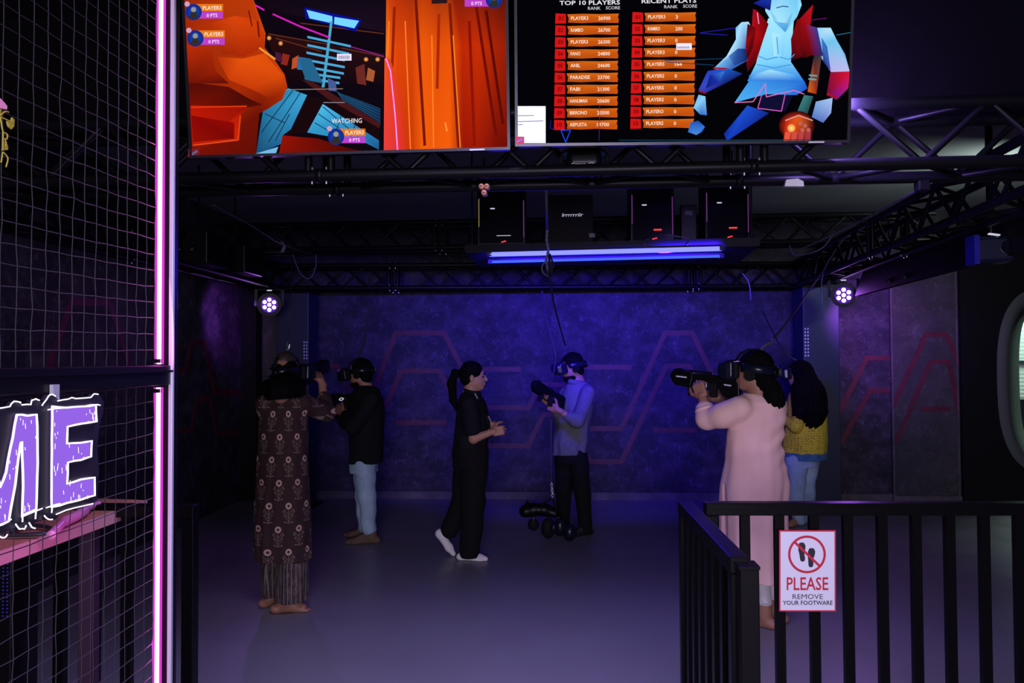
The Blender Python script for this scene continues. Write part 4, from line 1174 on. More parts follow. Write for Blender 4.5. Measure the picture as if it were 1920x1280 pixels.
for px in (1409, 1475, 1542, 1607.5, 1674, 1739.5, 1804.5, 1871.5):
    # where the photo's baluster column meets the rail line
    p = at_z(px, 950, RH); bal.append((p - ra0).dot(rdir))
stp = bal[-1] - bal[-2]
bal += [bal[-1] + stp * k for k in range(1, 7)]
ra1 = ra0 + rdir * (bal[-1] + stp)
rail_line('railing', 'black railing carrying the footwear sign across the lower right', ra0, ra1, bal, wb=0.034)
sa, sb = at_z(1283, 938, RH), at_z(1386, 1044, RH)
sd = (sb - sa).normalized()
rail_line('railing', 'black side railing with blue lit top running toward the camera', sa, sb, [0.1 + 0.105 * i for i in range(int(((sb - sa).length - 0.1) / 0.105) + 1)], wb=0.034, post_w=0.04)
pp = at_z(1400, 1056, RH - 0.012)
pst = empty('gate_post', (pp.x, pp.y, 0), 'thick black gate post at the near end of the side railing', 'post')
MB().box((pp.x, pp.y, (RH - 0.02) / 2), (0.05, 0.06, RH - 0.02)).build('shaft', M['rail'], pst, bevel=0.003)
MB().box((pp.x, pp.y, RH - 0.016), (0.054, 0.064, 0.008)).build('cap', M['rail'], pst)
# left railing behind the net
lr1 = at_z(368, 946, RH); lr0 = V((lr1.x - 2.3, lr1.y + 0.02, RH))
rail_line('railing', 'black railing behind the netting on the left', lr0, lr1, [2.3 - 0.13 * i for i in range(1, 17)], wb=0.04)
# wooden counter top on legs beside it
def counter():
    far = at_z(273, 937, RH - 0.02); fl = at_z(183, 934, RH - 0.02); near = at_z(-60, 1052, RH - 0.02)
    root = empty('wooden_counter', (far.x, far.y, 0), 'reddish wooden counter board lit pink behind the netting', 'counter')
    z1 = RH - 0.02; z0 = z1 - 0.04
    d = (near - far).normalized(); w = fl - far
    pts = [far, near, near + w, fl]
    MB().add([V((p.x, p.y, z0)) for p in pts] + [V((p.x, p.y, z1)) for p in pts], [(3, 2, 1, 0), (4, 5, 6, 7), (0, 1, 5, 4), (1, 2, 6, 5), (2, 3, 7, 6), (3, 0, 4, 7)]).build('board', M['wood'], root, bevel=0.002)
    pk = [V((p.x, p.y, 0)) for p in (far, near)]
    n = V((d.y, -d.x, 0)); n = n if n.x > 0 else -n
    MB().bar(V((far.x, far.y, z1 - 0.022)) + n * 0.004, V((near.x, near.y, z1 - 0.022)) + n * 0.004, 0.006, 0.042).build('edge_strip', M['woodedge'], root)
    for t in (0.25, 0.95):
        q = far + d * t + w * 0.35
        MB().box((q.x, q.y, z0 / 2), (0.05, 0.05, z0)).build('leg', mat('leg_paint', (0.035, 0.015, 0.032), 0.5) if 'leg_paint' not in bpy.data.materials else bpy.data.materials['leg_paint'], root, bevel=0.003)
    return z1
zc = counter()
b = MB(); b.tube(spline([at_z(20, 995, zc + 0.012), at_z(60, 985, zc + 0.012), at_z(95, 990, zc + 0.012), at_z(85, 1000, zc + 0.012), at_z(10, 1003, zc + 0.012)], 8), 0.007, 8)
b.build('loose_cable', M['cable'], None, smooth=True, label='dark cable coiled on the wooden counter', cat='cable')
b = MB(); b.tube(spline([at_z(95, 1004, zc + 0.016), at_z(118, 980, zc + 0.018), at_z(145, 966, zc + 0.02), at_z(170, 950, zc + 0.018), at_z(185, 945, zc + 0.016)], 8), [0.014] * 9 + [0.018] * 12 + [0.012] * 12, 10)
b.build('plastic_hose', mat('clear_pink_plastic', (0.75, 0.28, 0.50), 0.2), None, smooth=True, label='crumpled pink plastic sleeve lying on the wooden counter', cat='plastic')
cab = at_y(28, 1110, 2.62)
cb = empty('speaker_cabinet', (cab.x, cab.y, 0), 'dark cabinet with blue speckled mesh front at lower far left', 'cabinet')
MB().box((cab.x - 0.04, cab.y, 0.50), (0.16, 0.14, 1.0)).build('body', M['plastic'], cb, bevel=0.005)
d_ = MB()
for i in range(8):
    for j in range(22): d_.box((cab.x - 0.03 + 0.016 * (i - 3.5), cab.y - 0.0715, 0.70 + 0.013 * j), (0.004, 0.003, 0.004))
d_.build('mesh_dots', mat('blue_mesh_dot', (0.05, 0.05, 0.5), 0.5, emit=(0.03, 0.02, 0.4), strength=0.25), cb, kind='stuff')

# the footwear sign on the railing
so = at_z(1514, 945, RH); sp_ = V((so.x, so.y, 0)); nrm = V((rdir.y, -rdir.x, 0)).normalized()
spl = ra0 + nrm * 0.034
nsign = empty('notice_sign', at_plane(1514, 1146, spl, nrm), 'white please remove your footware sign with red border on the railing', 'sign')
q = [at_plane(x, y, spl, nrm) for x, y in ((1461, 994), (1567, 994), (1567.5, 1146), (1461, 1146))]
MB().add([p - nrm * 0.004 for p in q] + q, [(3, 2, 1, 0), (4, 5, 6, 7), (0, 1, 5, 4), (1, 2, 6, 5), (2, 3, 7, 6), (3, 0, 4, 7)]).build('board', M['red'], nsign)
cv = Canvas(spl + nrm * 0.0002, nrm)
RED, INK = (196, 20, 48), (24, 22, 34)
cv.poly([(1463.5, 996.5), (1564.5, 996.5), (1565, 1143.5), (1463.5, 1143.5)], (222, 222, 232))
cx_, cy_, R1, R2 = 1513, 1039, 35.5, 31.0
N = 40
ring = []
for i in range(N):
    t0, t1 = 2 * math.pi * i / N, 2 * math.pi * (i + 1) / N
    cv.poly([(cx_ + R1 * math.cos(t0), cy_ + R1 * math.sin(t0)), (cx_ + R1 * math.cos(t1), cy_ + R1 * math.sin(t1)), (cx_ + R2 * math.cos(t1), cy_ + R2 * math.sin(t1)), (cx_ + R2 * math.cos(t0), cy_ + R2 * math.sin(t0))], RED); cv.layer -= 1
cv.layer += 1
def sole(x, y, s=1.0, tilt=0.0):
    pr = [(-1, -18), (4, -17.5), (7, -12), (6.5, -6), (4.5, 1), (4, 6), (5, 12), (3.5, 17), (0, 18.5), (-4, 16.5), (-5, 11), (-5.5, 4), (-7, -4), (-6.5, -12), (-4.5, -17)]
    cv.poly([(x + a * s * math.cos(tilt) - b * s * math.sin(tilt), y + a * s * math.sin(tilt) + b * s * math.cos(tilt)) for a, b in pr], INK)
sole(1504, 1034.5, 1.0, -0.06); sole(1521, 1045, 1.0, 0.05)
cv.line([(1490, 1016), (1537, 1061)], 4.6, RED)
cv.text('PLEASE', 1475, 1081, 1553, 1105.5, RED, bold=0.012)
cv.text('REMOVE', 1486, 1113, 1543, 1122.5, INK, bold=0.0)
cv.text('YOUR FOOTWARE', 1467.5, 1125.5, 1561, 1133.5, INK, bold=0.016)
cv.build('print', M['print'], nsign)
for px in (1476, 1541):
    p = at_plane(px, 1000, spl, nrm)
    MB().box(p - nrm * 0.016, (0.012, 0.03, 0.006)).build('fixing_clip', M['plastic'], nsign)

# ------------------------------------------------------------------ computer tray with the blue tubes
ZT = 2.335
ta, tb = at_z(872, 474, ZT), at_z(1424, 461, ZT)
tc, td = at_z(1385, 492, ZT), at_z(898, 500, ZT)
tray = empty('computer_tray', (ta + tb) / 2, 'wide dark tray board carrying the computers over the arena', 'shelf')
MB().add([ta, tb, tc, td] + [p + ZU * 0.018 for p in (ta, tb, tc, td)], [(3, 2, 1, 0), (4, 5, 6, 7), (0, 1, 5, 4), (1, 2, 6, 5), (2, 3, 7, 6), (3, 0, 4, 7)]).build('board', M['board'], tray)
MB().bar(ta + ZU * 0.036, tb + ZU * 0.036, 0.012, 0.04).build('front_lip', M['board'], tray)
for p, q_ in ((ta, td), (tb, tc)):
    MB().bar(p + ZU * 0.034, q_ + ZU * 0.034, 0.012, 0.03).build('side_lip', M['board'], tray)
for p in (ta, tb, tc, td):
    pin = p + ((ta + tc) / 2 - p).normalized() * 0.05
    rod('hanger_rod', V((pin.x, pin.y, ZT + 0.018)), V((pin.x, pin.y, CEIL)), 0.006, M['truss'], tray)
def led_tube(a, b, r, ma, label, power, aim, spread):
    a, b = V(a), V(b)
    root = empty('light_tube', (a + b) / 2, label, 'tube light', 'blue light tubes under the computer tray')
    MB().tube([a, b], r, 12).build('tube', ma, root, smooth=True)
    for p in (a, b): MB().box(p + ZU * 0.002, (0.03, 0.03, 0.03)).build('end_cap', M['plastic'], root)
    MB().bar(a + ZU * (r + 0.006), b + ZU * (r + 0.006), 0.02, 0.012).build('holder', M['board'], root)
    d = bpy.data.lights.new('tube_light', 'AREA'); d.shape = 'RECTANGLE'; d.size = (b - a).length; d.size_y = 0.06; d.energy = power; d.color = (0.035, 0.006, 1.0); d.spread = rad(spread)
    o = bpy.data.objects.new('tube_light', d); COL.objects.link(o); o.location = (a + b) / 2 - ZU * (r + 0.01)
    e = (b - a).normalized(); dn = V(aim).normalized(); yv = dn.cross(e)
    mm = Matrix((e, yv, -dn)).transposed().to_4x4(); mm.translation = o.location; o.matrix_world = mm
    return root
z2 = ZT - 0.022
led_tube(at_z(918, 477, z2), at_z(1353, 466, z2), 0.015, M['tube_core'], 'thick bright blue light tube under the front of the computer tray', 170, (0, 1, 0.10), 104)
led_tube(at_z(919, 491, z2), at_z(1353, 480, z2), 0.009, M['tube_thin'], 'thin blue light tube behind the thick one under the tray', 8, (0, -1, -0.75), 120)

def tower(px0, px1, yd, label, pink, red2):
    zt = ZT + 0.019
    a, b_ = at_y(px0, 420, yd), at_y(px1, 420, yd)
    w, h, dp = b_.x - a.x, 0.47, 0.24
    c = V(((a.x + b_.x) / 2, yd + dp / 2, zt))
    r = empty('computer_tower', c, label, 'computer', 'gaming computers on the tray')
    MB().box(c + ZU * (h / 2 + 0.01), (w, dp, h - 0.02)).build('case', M['plastic'], r, bevel=0.004)
    gp = MB().box(c + V((0, -dp / 2 - 0.003, h / 2 + 0.02)), (w - 0.03, 0.006, h - 0.09)).build('glass_panel', M['glass'], r)
    for sx_ in (-1, 1):
        for sy_ in (-1, 1): MB().box(c + V((sx_ * (w / 2 - 0.03), sy_ * (dp / 2 - 0.03), 0.005)), (0.03, 0.03, 0.01)).build('foot', M['rubber'], r)
    MB().box(c + V((-w / 2 + 0.012, -dp / 2 - 0.003, h * 0.60)), (0.006, 0.004, 0.20)).build('case_light', M['rgb_yellow'] if not pink else M['rgb_pink'], r)
    MB().box(c + V((w / 2 - 0.012, -dp / 2 - 0.003, h * 0.50)), (0.006, 0.004, 0.26)).build('case_light', M['rgb_pink'], r)
    MB().box(c + V((-w * 0.18, -dp / 2 - 0.007, h * 0.66)), (0.032, 0.003, 0.008)).build('badge', M['led_white'], gp)
    MB().box(c + V((w * 0.05, -dp / 2 - 0.007, h * 0.16)), (0.034, 0.003, 0.008), Matrix.Rotation(rad(-14), 3, 'Y')).build('indicator', M['led_red'], gp)
    if red2: MB().box(c + V((w * 0.12, -dp / 2 - 0.007, h * 0.29)), (0.055, 0.003, 0.010)).build('indicator', M['led_red'], gp)
    else: MB().box(c + V((w * 0.05, -dp / 2 - 0.007, h * 0.25)), (0.10, 0.003, 0.004)).build('indicator', M['led_white'], gp)
    return r
YD = (ta.y + td.y) / 2 - 0.26
tower(895, 985, YD, 'computer tower with yellow edge light at the left end of the tray', False, False)
tower(1182, 1264, YD - 0.03, 'computer tower right of the branded box, with two red lights', True, True)
tower(1322, 1406, YD - 0.06, 'rightmost computer tower on the tray', True, True)
def branded_box():
    zt = ZT + 0.019
    a, b_ = at_y(1022, 420, YD), at_y(1112, 420, YD)
    w, h, dp = b_.x - a.x, 0.40, 0.24
    c = V(((a.x + b_.x) / 2, YD + dp / 2, zt))
    r = empty('equipment_box', c, 'flat black equipment box with faint slanted lettering on the tray', 'box')
    MB().box(c + ZU * (h / 2), (w, dp, h)).build('case', M['rubber'], r, bevel=0.006)
    vs_, fs = glyphs('lrrrrrriir', 0.0)
    k = 0.036
    MB().add([(c.x - 0.05 + gx * k * 1.2 + gy * 0.01, c.y - dp / 2 - 0.002, zt + 0.245 + gy * k) for gx, gy in vs_], fs).build('lettering', M['led_white'], r)
    MB().box(c + V((0.16, -dp / 2 - 0.004, 0.11)), (0.04, 0.006, 0.03)).build('label', M['greyplastic'], r)
    return r
branded_box()
hs = at_y(1290, 385, YD + 0.05)
rt = empty('network_router', (hs.x, hs.y, ZT + 0.019), 'small dark router with pale label standing between two computers', 'router')
MB().box((hs.x, hs.y, ZT + 0.019 + 0.16), (0.11, 0.05, 0.32)).build('case', M['plastic'], rt, bevel=0.006)
MB().box((hs.x, hs.y - 0.027, ZT + 0.28), (0.05, 0.004, 0.03), Matrix.Rotation(rad(10), 3, 'Y')).build('label', M['greyplastic'], rt)

# ------------------------------------------------------------------ LED wash lamps
def par_lamp(px, py, yd, label, power, tgt, spill, spill_at):
    c = at_y(px, py, yd)
    r = empty('wash_lamp', c, label, 'stage light', 'violet LED wash lamps at the back corners')
    f = (CAM + V((0, 0, -0.6)) - c).normalized(); rt_ = f.cross(ZU).normalized(); up = rt_.cross(f)
    R = 0.115
    MB().tube([c - f * 0.16, c - f * 0.13, c - f * 0.02, c], [R * 0.7, R * 0.9, R, R], 24).build('can', M['plastic'], r, smooth=True)
    MB().tube([c - f * 0.004, c + f * 0.012], [R * 1.04, R * 1.04], 28).build('rim', M['plastic'], r)
    rf = MB().tube([c + f * 0.0125, c + f * 0.015], [R * 0.72, R * 0.72], 24).build('reflector', M['led_halo'], r)
    for i in range(7):
        o = V((0, 0, 0)) if i == 0 else rt_ * math.sin(i * math.pi / 3) * 0.052 + up * math.cos(i * math.pi / 3) * 0.052
        MB().tube([c + f * 0.015 + o, c + f * 0.024 + o], [0.0195, 0.015], 14).build('led_lens', M['led'], rf, smooth=False)
    yk = [c + rt_ * (R + 0.015) * s_ + up * z for s_, z in ((-1, -0.02), (-1, 0.15), (1, 0.15), (1, -0.02))]
    for a, b in zip(yk, yk[1:]): pass
    MB().bar(yk[0] - f * 0.06, yk[1] - f * 0.06, 0.03, 0.006, up=f).build('yoke', M['truss'], r)
    MB().bar(yk[2] - f * 0.06, yk[3] - f * 0.06, 0.03, 0.006, up=f).build('yoke', M['truss'], r)
    MB().bar(yk[1] - f * 0.06, yk[2] - f * 0.06, 0.03, 0.006, up=up).build('yoke_bridge', M['truss'], r)
    top = (yk[1] + yk[2]) / 2 - f * 0.06
    rod('clamp_stem', top, V((top.x, top.y, TB + 0.0)), 0.012, M['truss'], r)
    MB().box(top + ZU * 0.05, (0.06, 0.05, 0.05)).build('clamp', M['truss'], r, bevel=0.005)
    MB().box(c + up * (R + 0.03) + f * 0.0, (0.05, 0.004, 0.012)).build('display', M['led_white'], r)
    d = bpy.data.lights.new('wash_lamp_light', 'SPOT'); d.energy = power; d.color = (0.42, 0.10, 1.0); d.spot_size = rad(120); d.spot_blend = 1.0; d.shadow_soft_size = 0.06
    o = bpy.data.objects.new('wash_lamp_light', d); COL.objects.link(o); o.location = c + f * 0.05
    o.rotation_euler = (V(tgt) - c).to_track_quat('-Z', 'Y').to_euler()
    if spill:
        d = bpy.data.lights.new('wash_lamp_spill', 'SPOT'); d.energy = spill; d.color = (0.42, 0.10, 1.0); d.shadow_soft_size = 0.05; d.spot_size = rad(85); d.spot_blend = 1.0
        o = bpy.data.objects.new('wash_lamp_spill', d); COL.objects.link(o); o.location = c + rt_ * (R + 0.06) * (1 if (spill_at - c).dot(rt_) > 0 else -1) + f * 0.05
        o.rotation_euler = (spill_at - o.location).to_track_quat('-Z', 'Y').to_euler()
    return c
cL = par_lamp(505, 571, 7.45, 'glowing violet lamp above the purple left wall corner', 14, (-2.2, 4.0, 0.2), 30, on_left(415, 600))
cR = par_lamp(1582, 553, 7.45, 'glowing violet lamp under the dark valance on the right', 20, (2.6, 5.4, 0.2), 125, at_y(1628, 612, YB))

# ------------------------------------------------------------------ cables, clips and small gear on the trusses
def cable(name, label, pts, r=0.006, ma='cable', n=8, cat='cable', group=None):
    b = MB(); b.tube(spline(pts, n), r, 6)
    return b.build(name, M[ma], None, smooth=True, label=label, cat=cat, group=group)
def py(y): return lambda px, q, d=0: at_y(px, q, y + d)
ly = py(5.9)
cable('cable_line', 'thin pale cable stretched from the front truss over the purple wall', [at_y(400, 384, 4.3), at_y(470, 422, 5.0), at_y(530, 458, 5.7), at_y(590, 478, 7.22)], 0.004, 'palecable')
MB().tube(spline([at_y(527, 452, 5.68), at_y(533, 462, 5.68), at_y(528, 474, 5.68)], 4), [0.010] * 4 + [0.016] * 4 + [0.008], 8).build('cable_hook', M['palecable'], None, smooth=True, label='pale hook hanging on the stretched cable at left', cat='hook')
cable('hanging_loop', 'dark cable loop hanging below the left end of the trusses', [at_y(548, 474, 7.22), at_y(562, 510, 7.22), at_y(580, 522, 7.22), at_y(592, 500, 7.22), at_y(592, 474, 7.22)], 0.006, 'palecable')
ry = py(5.6)
cable('cable_line', 'violet lit cable stretched from the front truss to the tray at right', [at_y(1728, 352, 3.35), at_y(1650, 395, 4.3), at_y(1560, 440, 5.2), at_y(1478, 478, 5.9)], 0.0055, 'palecable')
cable('hanging_loop', 'pale cable loop drooping below the stretched cable at right', [at_y(1564, 436, 5.2), at_y(1545, 462, 5.3), at_y(1520, 474, 5.4), at_y(1490, 478, 5.6), at_y(1480, 460, 5.7)], 0.005, 'palecable')
MB().box(at_y(1729, 349, f0.y + 0.24), (0.05, 0.05, 0.045)).build('pulley_block', M['plastic'], None, bevel=0.006, label='small dark pulley block under the front truss at right', cat='pulley')
cable('hanging_cable', 'thin violet cable dangling beside the right column', [at_y(1580, 450, 6.4), at_y(1548, 500, 6.8), at_y(1540, 540, 7.0), at_y(1542, 600, 7.1)], 0.006, 'palecable')
cable('hanging_cable', 'short pale cable dangling under the right end of the tray', [at_y(1392, 512, 6.0), at_y(1404, 530, 6.0), at_y(1408, 562, 6.0)], 0.005, 'palecable')
cable('cable_ring', 'round dark cable ring hanging in front of the blue tubes', [at_z(1209, 452, 2.36) + V((0, -0.05, 0)), at_y(1240, 440, 5.0), at_y(1285, 446, 5.0), at_y(1292, 455, 5.0), at_y(1270, 470, 5.0), at_y(1235, 473, 5.0), at_y(1210, 462, 5.0), at_y(1209, 453, 5.0)], 0.005, 'cable')
# retractor line to the man in the grey shirt
YC = at_z(1080, 1002, 0).y
rtc = empty('cable_retractor', at_y(1026, 350, 3.6), 'cable retractor hanging from the front truss in the middle', 'retractor')
MB().tube([at_y(1024, 352, 3.62), at_y(1026, 430, 4.3)], 0.007, 8).build('strap', M['palecable'], rtc, smooth=True)
MB().tube(spline([at_y(1026, 430, 4.3), at_y(1025, 450, 4.34), at_y(1028, 470, 4.38), at_y(1024, 490, 4.42), at_y(1031, 520, 4.5)], 5), [0.006, 0.010] * 10 + [0.006], 8).build('swivel', M['palecable'], rtc, smooth=True)
MB().tube([at_y(1030, 476, 4.39), at_y(1033, 492, 4.41), at_y(1033, 508, 4.43), at_y(1031, 518, 4.45)], [0.008, 0.017, 0.017, 0.008], 10).build('reel', M['plastic_gloss'], rtc, smooth=True)
MB().tube(spline([at_y(1024, 488, 4.4), at_y(1016, 500, 4.42), at_y(1019, 512, 4.44), at_y(1028, 518, 4.47)], 6), 0.004, 6).build('pig_tail', M['palecable'], rtc, smooth=True)
cable('headset_cable', 'straight dark cable from the retractor to the grey shirted man\'s headset', [at_y(1030, 514, 4.46), at_y(1040, 575, 5.4), at_y(1060, 648, YC - 0.02)], 0.007)
cable('headset_cable', 'slack dark cable beside the grey shirted man\'s face', [at_y(1016, 545, 6.6), at_y(1022, 590, 6.7), at_y(1040, 655, YC - 0.1), at_y(1041, 678, YC - 0.12), at_y(1036, 705, YC - 0.16), at_y(1028, 728, YC - 0.22)], 0.007)
cable('hanging_cable', 'thin dark cable rising from the black sweatered man\'s headset', [at_y(691, 575, 6.3), at_y(686, 610, 6.35), at_y(683, 640, 6.4), at_y(672, 668, 6.45)], 0.008)
# three copper couplers at the pipe end
for i, (x, y) in enumerate(((903, 350), (913, 350), (908, 362))):
    c = at_y(x, y, f0.y + 0.02)
    g = empty('pipe_coupler', c, ['left', 'right', 'lower'][i] + ' one of three copper coupler ends below the front truss', 'coupler', 'copper coupler ends')
    MB().tube([c + V((0, -0.016, 0)), c + V((0, -0.012, 0)), c + V((0, 0.02, 0))], [0.006, 0.0115, 0.0125], 14).build('stub', M['copper'], g, smooth=True)
    MB().tube([c + V((0, -0.018, 0)), c + V((0, -0.0165, 0))], 0.0045, 10).build('pin_hole', M['ink'], g)
# headset parked on the truss under the scoreboard
hc = at_y(1095, 300, f0.y + 0.14)
hz = TB + 0.03
g = empty('spare_headset', (hc.x, hc.y, hz), 'spare dark headset with blue pads lying on the front truss', 'headset')
so_ = Soft(); so_.box((hc.x, hc.y, hz + 0.045), (0.075, 0.05, 0.042), rd=0.03); soft_obj('visor', so_, 0.005, M['plastic'], g)
for s_ in (-1, 1):
    so_ = Soft(); so_.ell((hc.x + s_ * 0.055, hc.y + 0.02, hz + 0.075), (0.045, 0.05, 0.018)); soft_obj('pad', so_, 0.005, mat('blue_pad', (0.02, 0.05, 0.16), 0.6) if s_ < 0 else bpy.data.materials['blue_pad'], g)
MB().tube(arc((hc.x, hc.y, hz + 0.05), (1, 0, 0), (0, 0, 1), 0.10, 0.05, -0.2, math.pi + 0.2, 14), 0.011, 8, flat=(1, 1)).build('strap', M['rubber'], g, smooth=True)
vs_, fs = glyphs('C====  G2.', 0.01)
MB().add([(hc.x - 0.055 + gx * 0.020, hc.y - 0.052, hz + 0.010 + gy * 0.020) for gx, gy in vs_], fs).build('lettering', M['sticker'], g)
# crumpled white label and stickers on the trusses
p = at_y(1489, 343, f0.y + 0.06)
b = MB(); b.prism([(-0.04, -0.014), (0.036, -0.016), (0.034, 0.004), (0.012, 0.016), (-0.034, 0.012)], p, V((1, 0, 0)), ZU, V((0, 1, 0)), 0.02)
b.build('white_packet', M['sticker'], None, label='small white packet tucked on the front truss', cat='packet')
p = at_y(708, 417, m0.y - 0.03)
MB().box(p, (0.085, 0.004, 0.022)).build('truss_label', M['sticker'], None, label='white label strip on the middle truss', cat='label')
# projector hung at the right edge
c = at_y(1858, 470, 4.55)
g = empty('projector', c, 'dark projector with blue lit side hanging by the valance', 'projector')
MB().box(c, (0.20, 0.16, 0.15), Matrix.Rotation(rad(-12), 3, 'Z')).build('case', M['visor'], g, bevel=0.02)
MB().tube([c + V((0.05, -0.085, 0.01)), c + V((0.05, -0.11, 0.01))], 0.04, 20).build('lens', M['glass'], g)
MB().box(c + V((-0.115, -0.02, 0.0)), (0.03, 0.10, 0.17)).build('side_panel', mat('blue_lit_side', (0.008, 0.008, 0.16), 0.4, emit=(0.01, 0.005, 0.3), strength=0.06), g)  # blue light on the case's side, painted as a faintly glowing plate
MB().box(c + V((-0.02, -0.07, 0.085)), (0.06, 0.02, 0.008), Matrix.Rotation(rad(8), 3, 'Y')).build('status_light', M['led_white'], g)
rod('ceiling_stem', c + ZU * 0.07, V((c.x, c.y, CEIL)), 0.02, M['truss'], g)
# equipment boxes and winches along the left truss
for i, (x, y, yd, sz) in enumerate(((372, 470, 5.9, (0.34, 0.4, 0.26)), (440, 490, 6.6, (0.36, 0.4, 0.24)))):
    c = at_y(x, y, yd)
    g = empty('cable_winch', c, ['nearer', 'farther'][i] + ' black cable winch box hanging on the left side truss', 'winch', 'winch boxes on the left truss')
    MB().box(c, sz).build('case', M['plastic'], g, bevel=0.01)
    for k in range(2): MB().tube([c + V((-0.05 + 0.1 * k, -sz[1] / 2 - 0.01, -0.02)), c + V((-0.05 + 0.1 * k, -sz[1] / 2 + 0.01, -0.02))], 0.007, 10).build('bolt', M['steel'], g)
    MB().tube(arc(c + V((0, -sz[1] / 2, 0.02)), V((1, 0, 0)), ZU, 0.06, 0.06, 0, math.pi * 1.98, 18), 0.008, 6).build('drum', M['truss'], g, smooth=True)
    rod('hanger_rod', c + ZU * sz[2] / 2, V((c.x, c.y, CEIL)), 0.008, M['truss'], g)
# ------------------------------------------------------------------ people
def frame(f, u=ZU):
    f = V(f).normalized(); r = f.cross(V(u)).normalized(); u2 = r.cross(f)
    return r, f, u2
def RM(r, f, u):   # columns: right, forward, up
    return np.array([[r.x, f.x, u.x], [r.y, f.y, u.y], [r.z, f.z, u.z]], dtype=np.float32)

def add_head(so, C, f, k=1.0, nose=True):
    r, f, u = frame(f); R = RM(r, f, u)
    L = lambda x, y, z: C + r * x * k + f * y * k + u * z * k
    so.ell(L(0, -0.012, 0.032), (0.073 * k, 0.094 * k, 0.083 * k), R, 0.02)
    so.ell(L(0, 0.022, -0.030), (0.060 * k, 0.074 * k, 0.078 * k), R, 0.02)
    so.ell(L(0, 0.060, -0.088), (0.028 * k, 0.026 * k, 0.022 * k), R, 0.025)
    if nose:
        so.cone(L(0, 0.092, 0.010), 0.007 * k, L(0, 0.108, -0.022), 0.012 * k, 0.012)
        so.ell(L(0, 0.090, -0.052), (0.022 * k, 0.012 * k, 0.007 * k), R, 0.008)
        so.ell(L(0, 0.086, -0.064), (0.019 * k, 0.012 * k, 0.007 * k), R, 0.008)
        so.cone(L(-0.03, 0.078, 0.022), 0.010 * k, L(0.03, 0.078, 0.022), 0.010 * k, 0.015)
    for s_ in (-1, 1):
        so.ell(L(s_ * 0.074, -0.008, -0.010), (0.009 * k, 0.018 * k, 0.030 * k), R, 0.008)
        so.cutball(L(s_ * 0.030, 0.100, 0.004), (0.014 * k, 0.014 * k, 0.008 * k), R) if nose else None
    so.cone(L(0, -0.020, -0.070), 0.050 * k, L(0, -0.035, -0.150), 0.052 * k, 0.03)

def add_hand(W, d, n, side=1, curl=0.6, k=1.0):
    """a hand at wrist W pointing along d, palm facing n; separate bent fingers and a thumb on the side"""
    d = V(d).normalized(); n = V(n); n = (n - d * n.dot(d)).normalized(); l = d.cross(n) * side
    so = Soft(); R = np.array([[l.x, d.x, n.x], [l.y, d.y, n.y], [l.z, d.z, n.z]], dtype=np.float32)
    so.cone(W - d * 0.03 * k, 0.026 * k, W + d * 0.01 * k, 0.026 * k, 0.01)
    so.box(W + d * 0.048 * k, (0.040 * k, 0.046 * k, 0.014 * k), R, 0.013 * k, 0.012)
    def bend(v, a): return (v * math.cos(a) + n * math.sin(a))
    for i, (ln, off) in enumerate(((0.072, 0.030), (0.080, 0.010), (0.074, -0.010), (0.058, -0.029))):
        p = W + d * (0.086 - 0.006 * abs(i - 1)) * k + l * off * k
        a = 0.15; rr_ = (0.0088 if i < 3 else 0.0078) * k
        for frac, da in ((0.45, 0.9), (0.31, 1.15), (0.24, 0.7)):
            a += da * curl
            dd_ = bend((d + l * off * 2.0).normalized(), a).normalized()
            q = p + dd_ * ln * frac * k
            so.cone(p, rr_, q, rr_ * 0.93, 0.002); rr_ *= 0.93; p = q
    p = W + d * 0.022 * k + l * 0.034 * k + n * 0.004 * k
    dirs = [(d * 0.55 + l * 0.75 + n * 0.25 * (0.4 + curl)), (d * 0.75 + l * 0.35 + n * 0.5 * (0.3 + curl)), (d * 0.8 + l * 0.05 + n * 0.6 * (0.3 + curl))]
    rr_ = 0.0125 * k
    for v_, ln in zip(dirs, (0.040, 0.030, 0.025)):
        q = p + v_.normalized() * ln * k; so.cone(p, rr_, q, rr_ * 0.88, 0.004); rr_ *= 0.88; p = q
    return so

def add_foot(so, ankle, d, ln=0.235, bare=True, k=0.015):
    """foot with its sole on the floor below the ankle, pointing along d"""
    d = V((d[0], d[1], 0)).normalized(); l = V((-d.y, d.x, 0)); A = V(ankle); g = V((A.x, A.y, 0))
    heel = g - d * 0.045; ball = g + d * (ln * 0.52); toe = g + d * (ln * 0.74)
    so.cone(A, 0.036, g + ZU * 0.05 - d * 0.01, 0.036, k)
    so.ell(heel + ZU * 0.028, (0.036, 0.036, 0.030), k=k)
    so.cone(heel + ZU * 0.026 + d * 0.02, 0.026, ball + ZU * 0.020, 0.024, k)
    so.cone(A - ZU * 0.02 + d * 0.015, 0.032, ball + ZU * 0.026, 0.022, 0.025)
    for s_ in (-1, 1): so.cone(ball + l * 0.022 * s_ + ZU * 0.018, 0.020, ball - d * 0.05 + l * 0.012 * s_ + ZU * 0.02, 0.020, k)
    if bare:
        for i in range(5): so.cone(ball + l * (-0.03 + 0.015 * i) + ZU * 0.012, 0.0095, toe + l * (-0.034 + 0.0165 * i) - d * (0.012 * abs(i - 1.2)) + ZU * 0.010, 0.0095 - 0.0006 * i, 0.003)
    else:
        so.cone(ball + ZU * 0.018, 0.030, toe + ZU * 0.016 - d * 0.012, 0.022, k)
    so.cut(g + ZU * 0.002, (0, 0, -1))

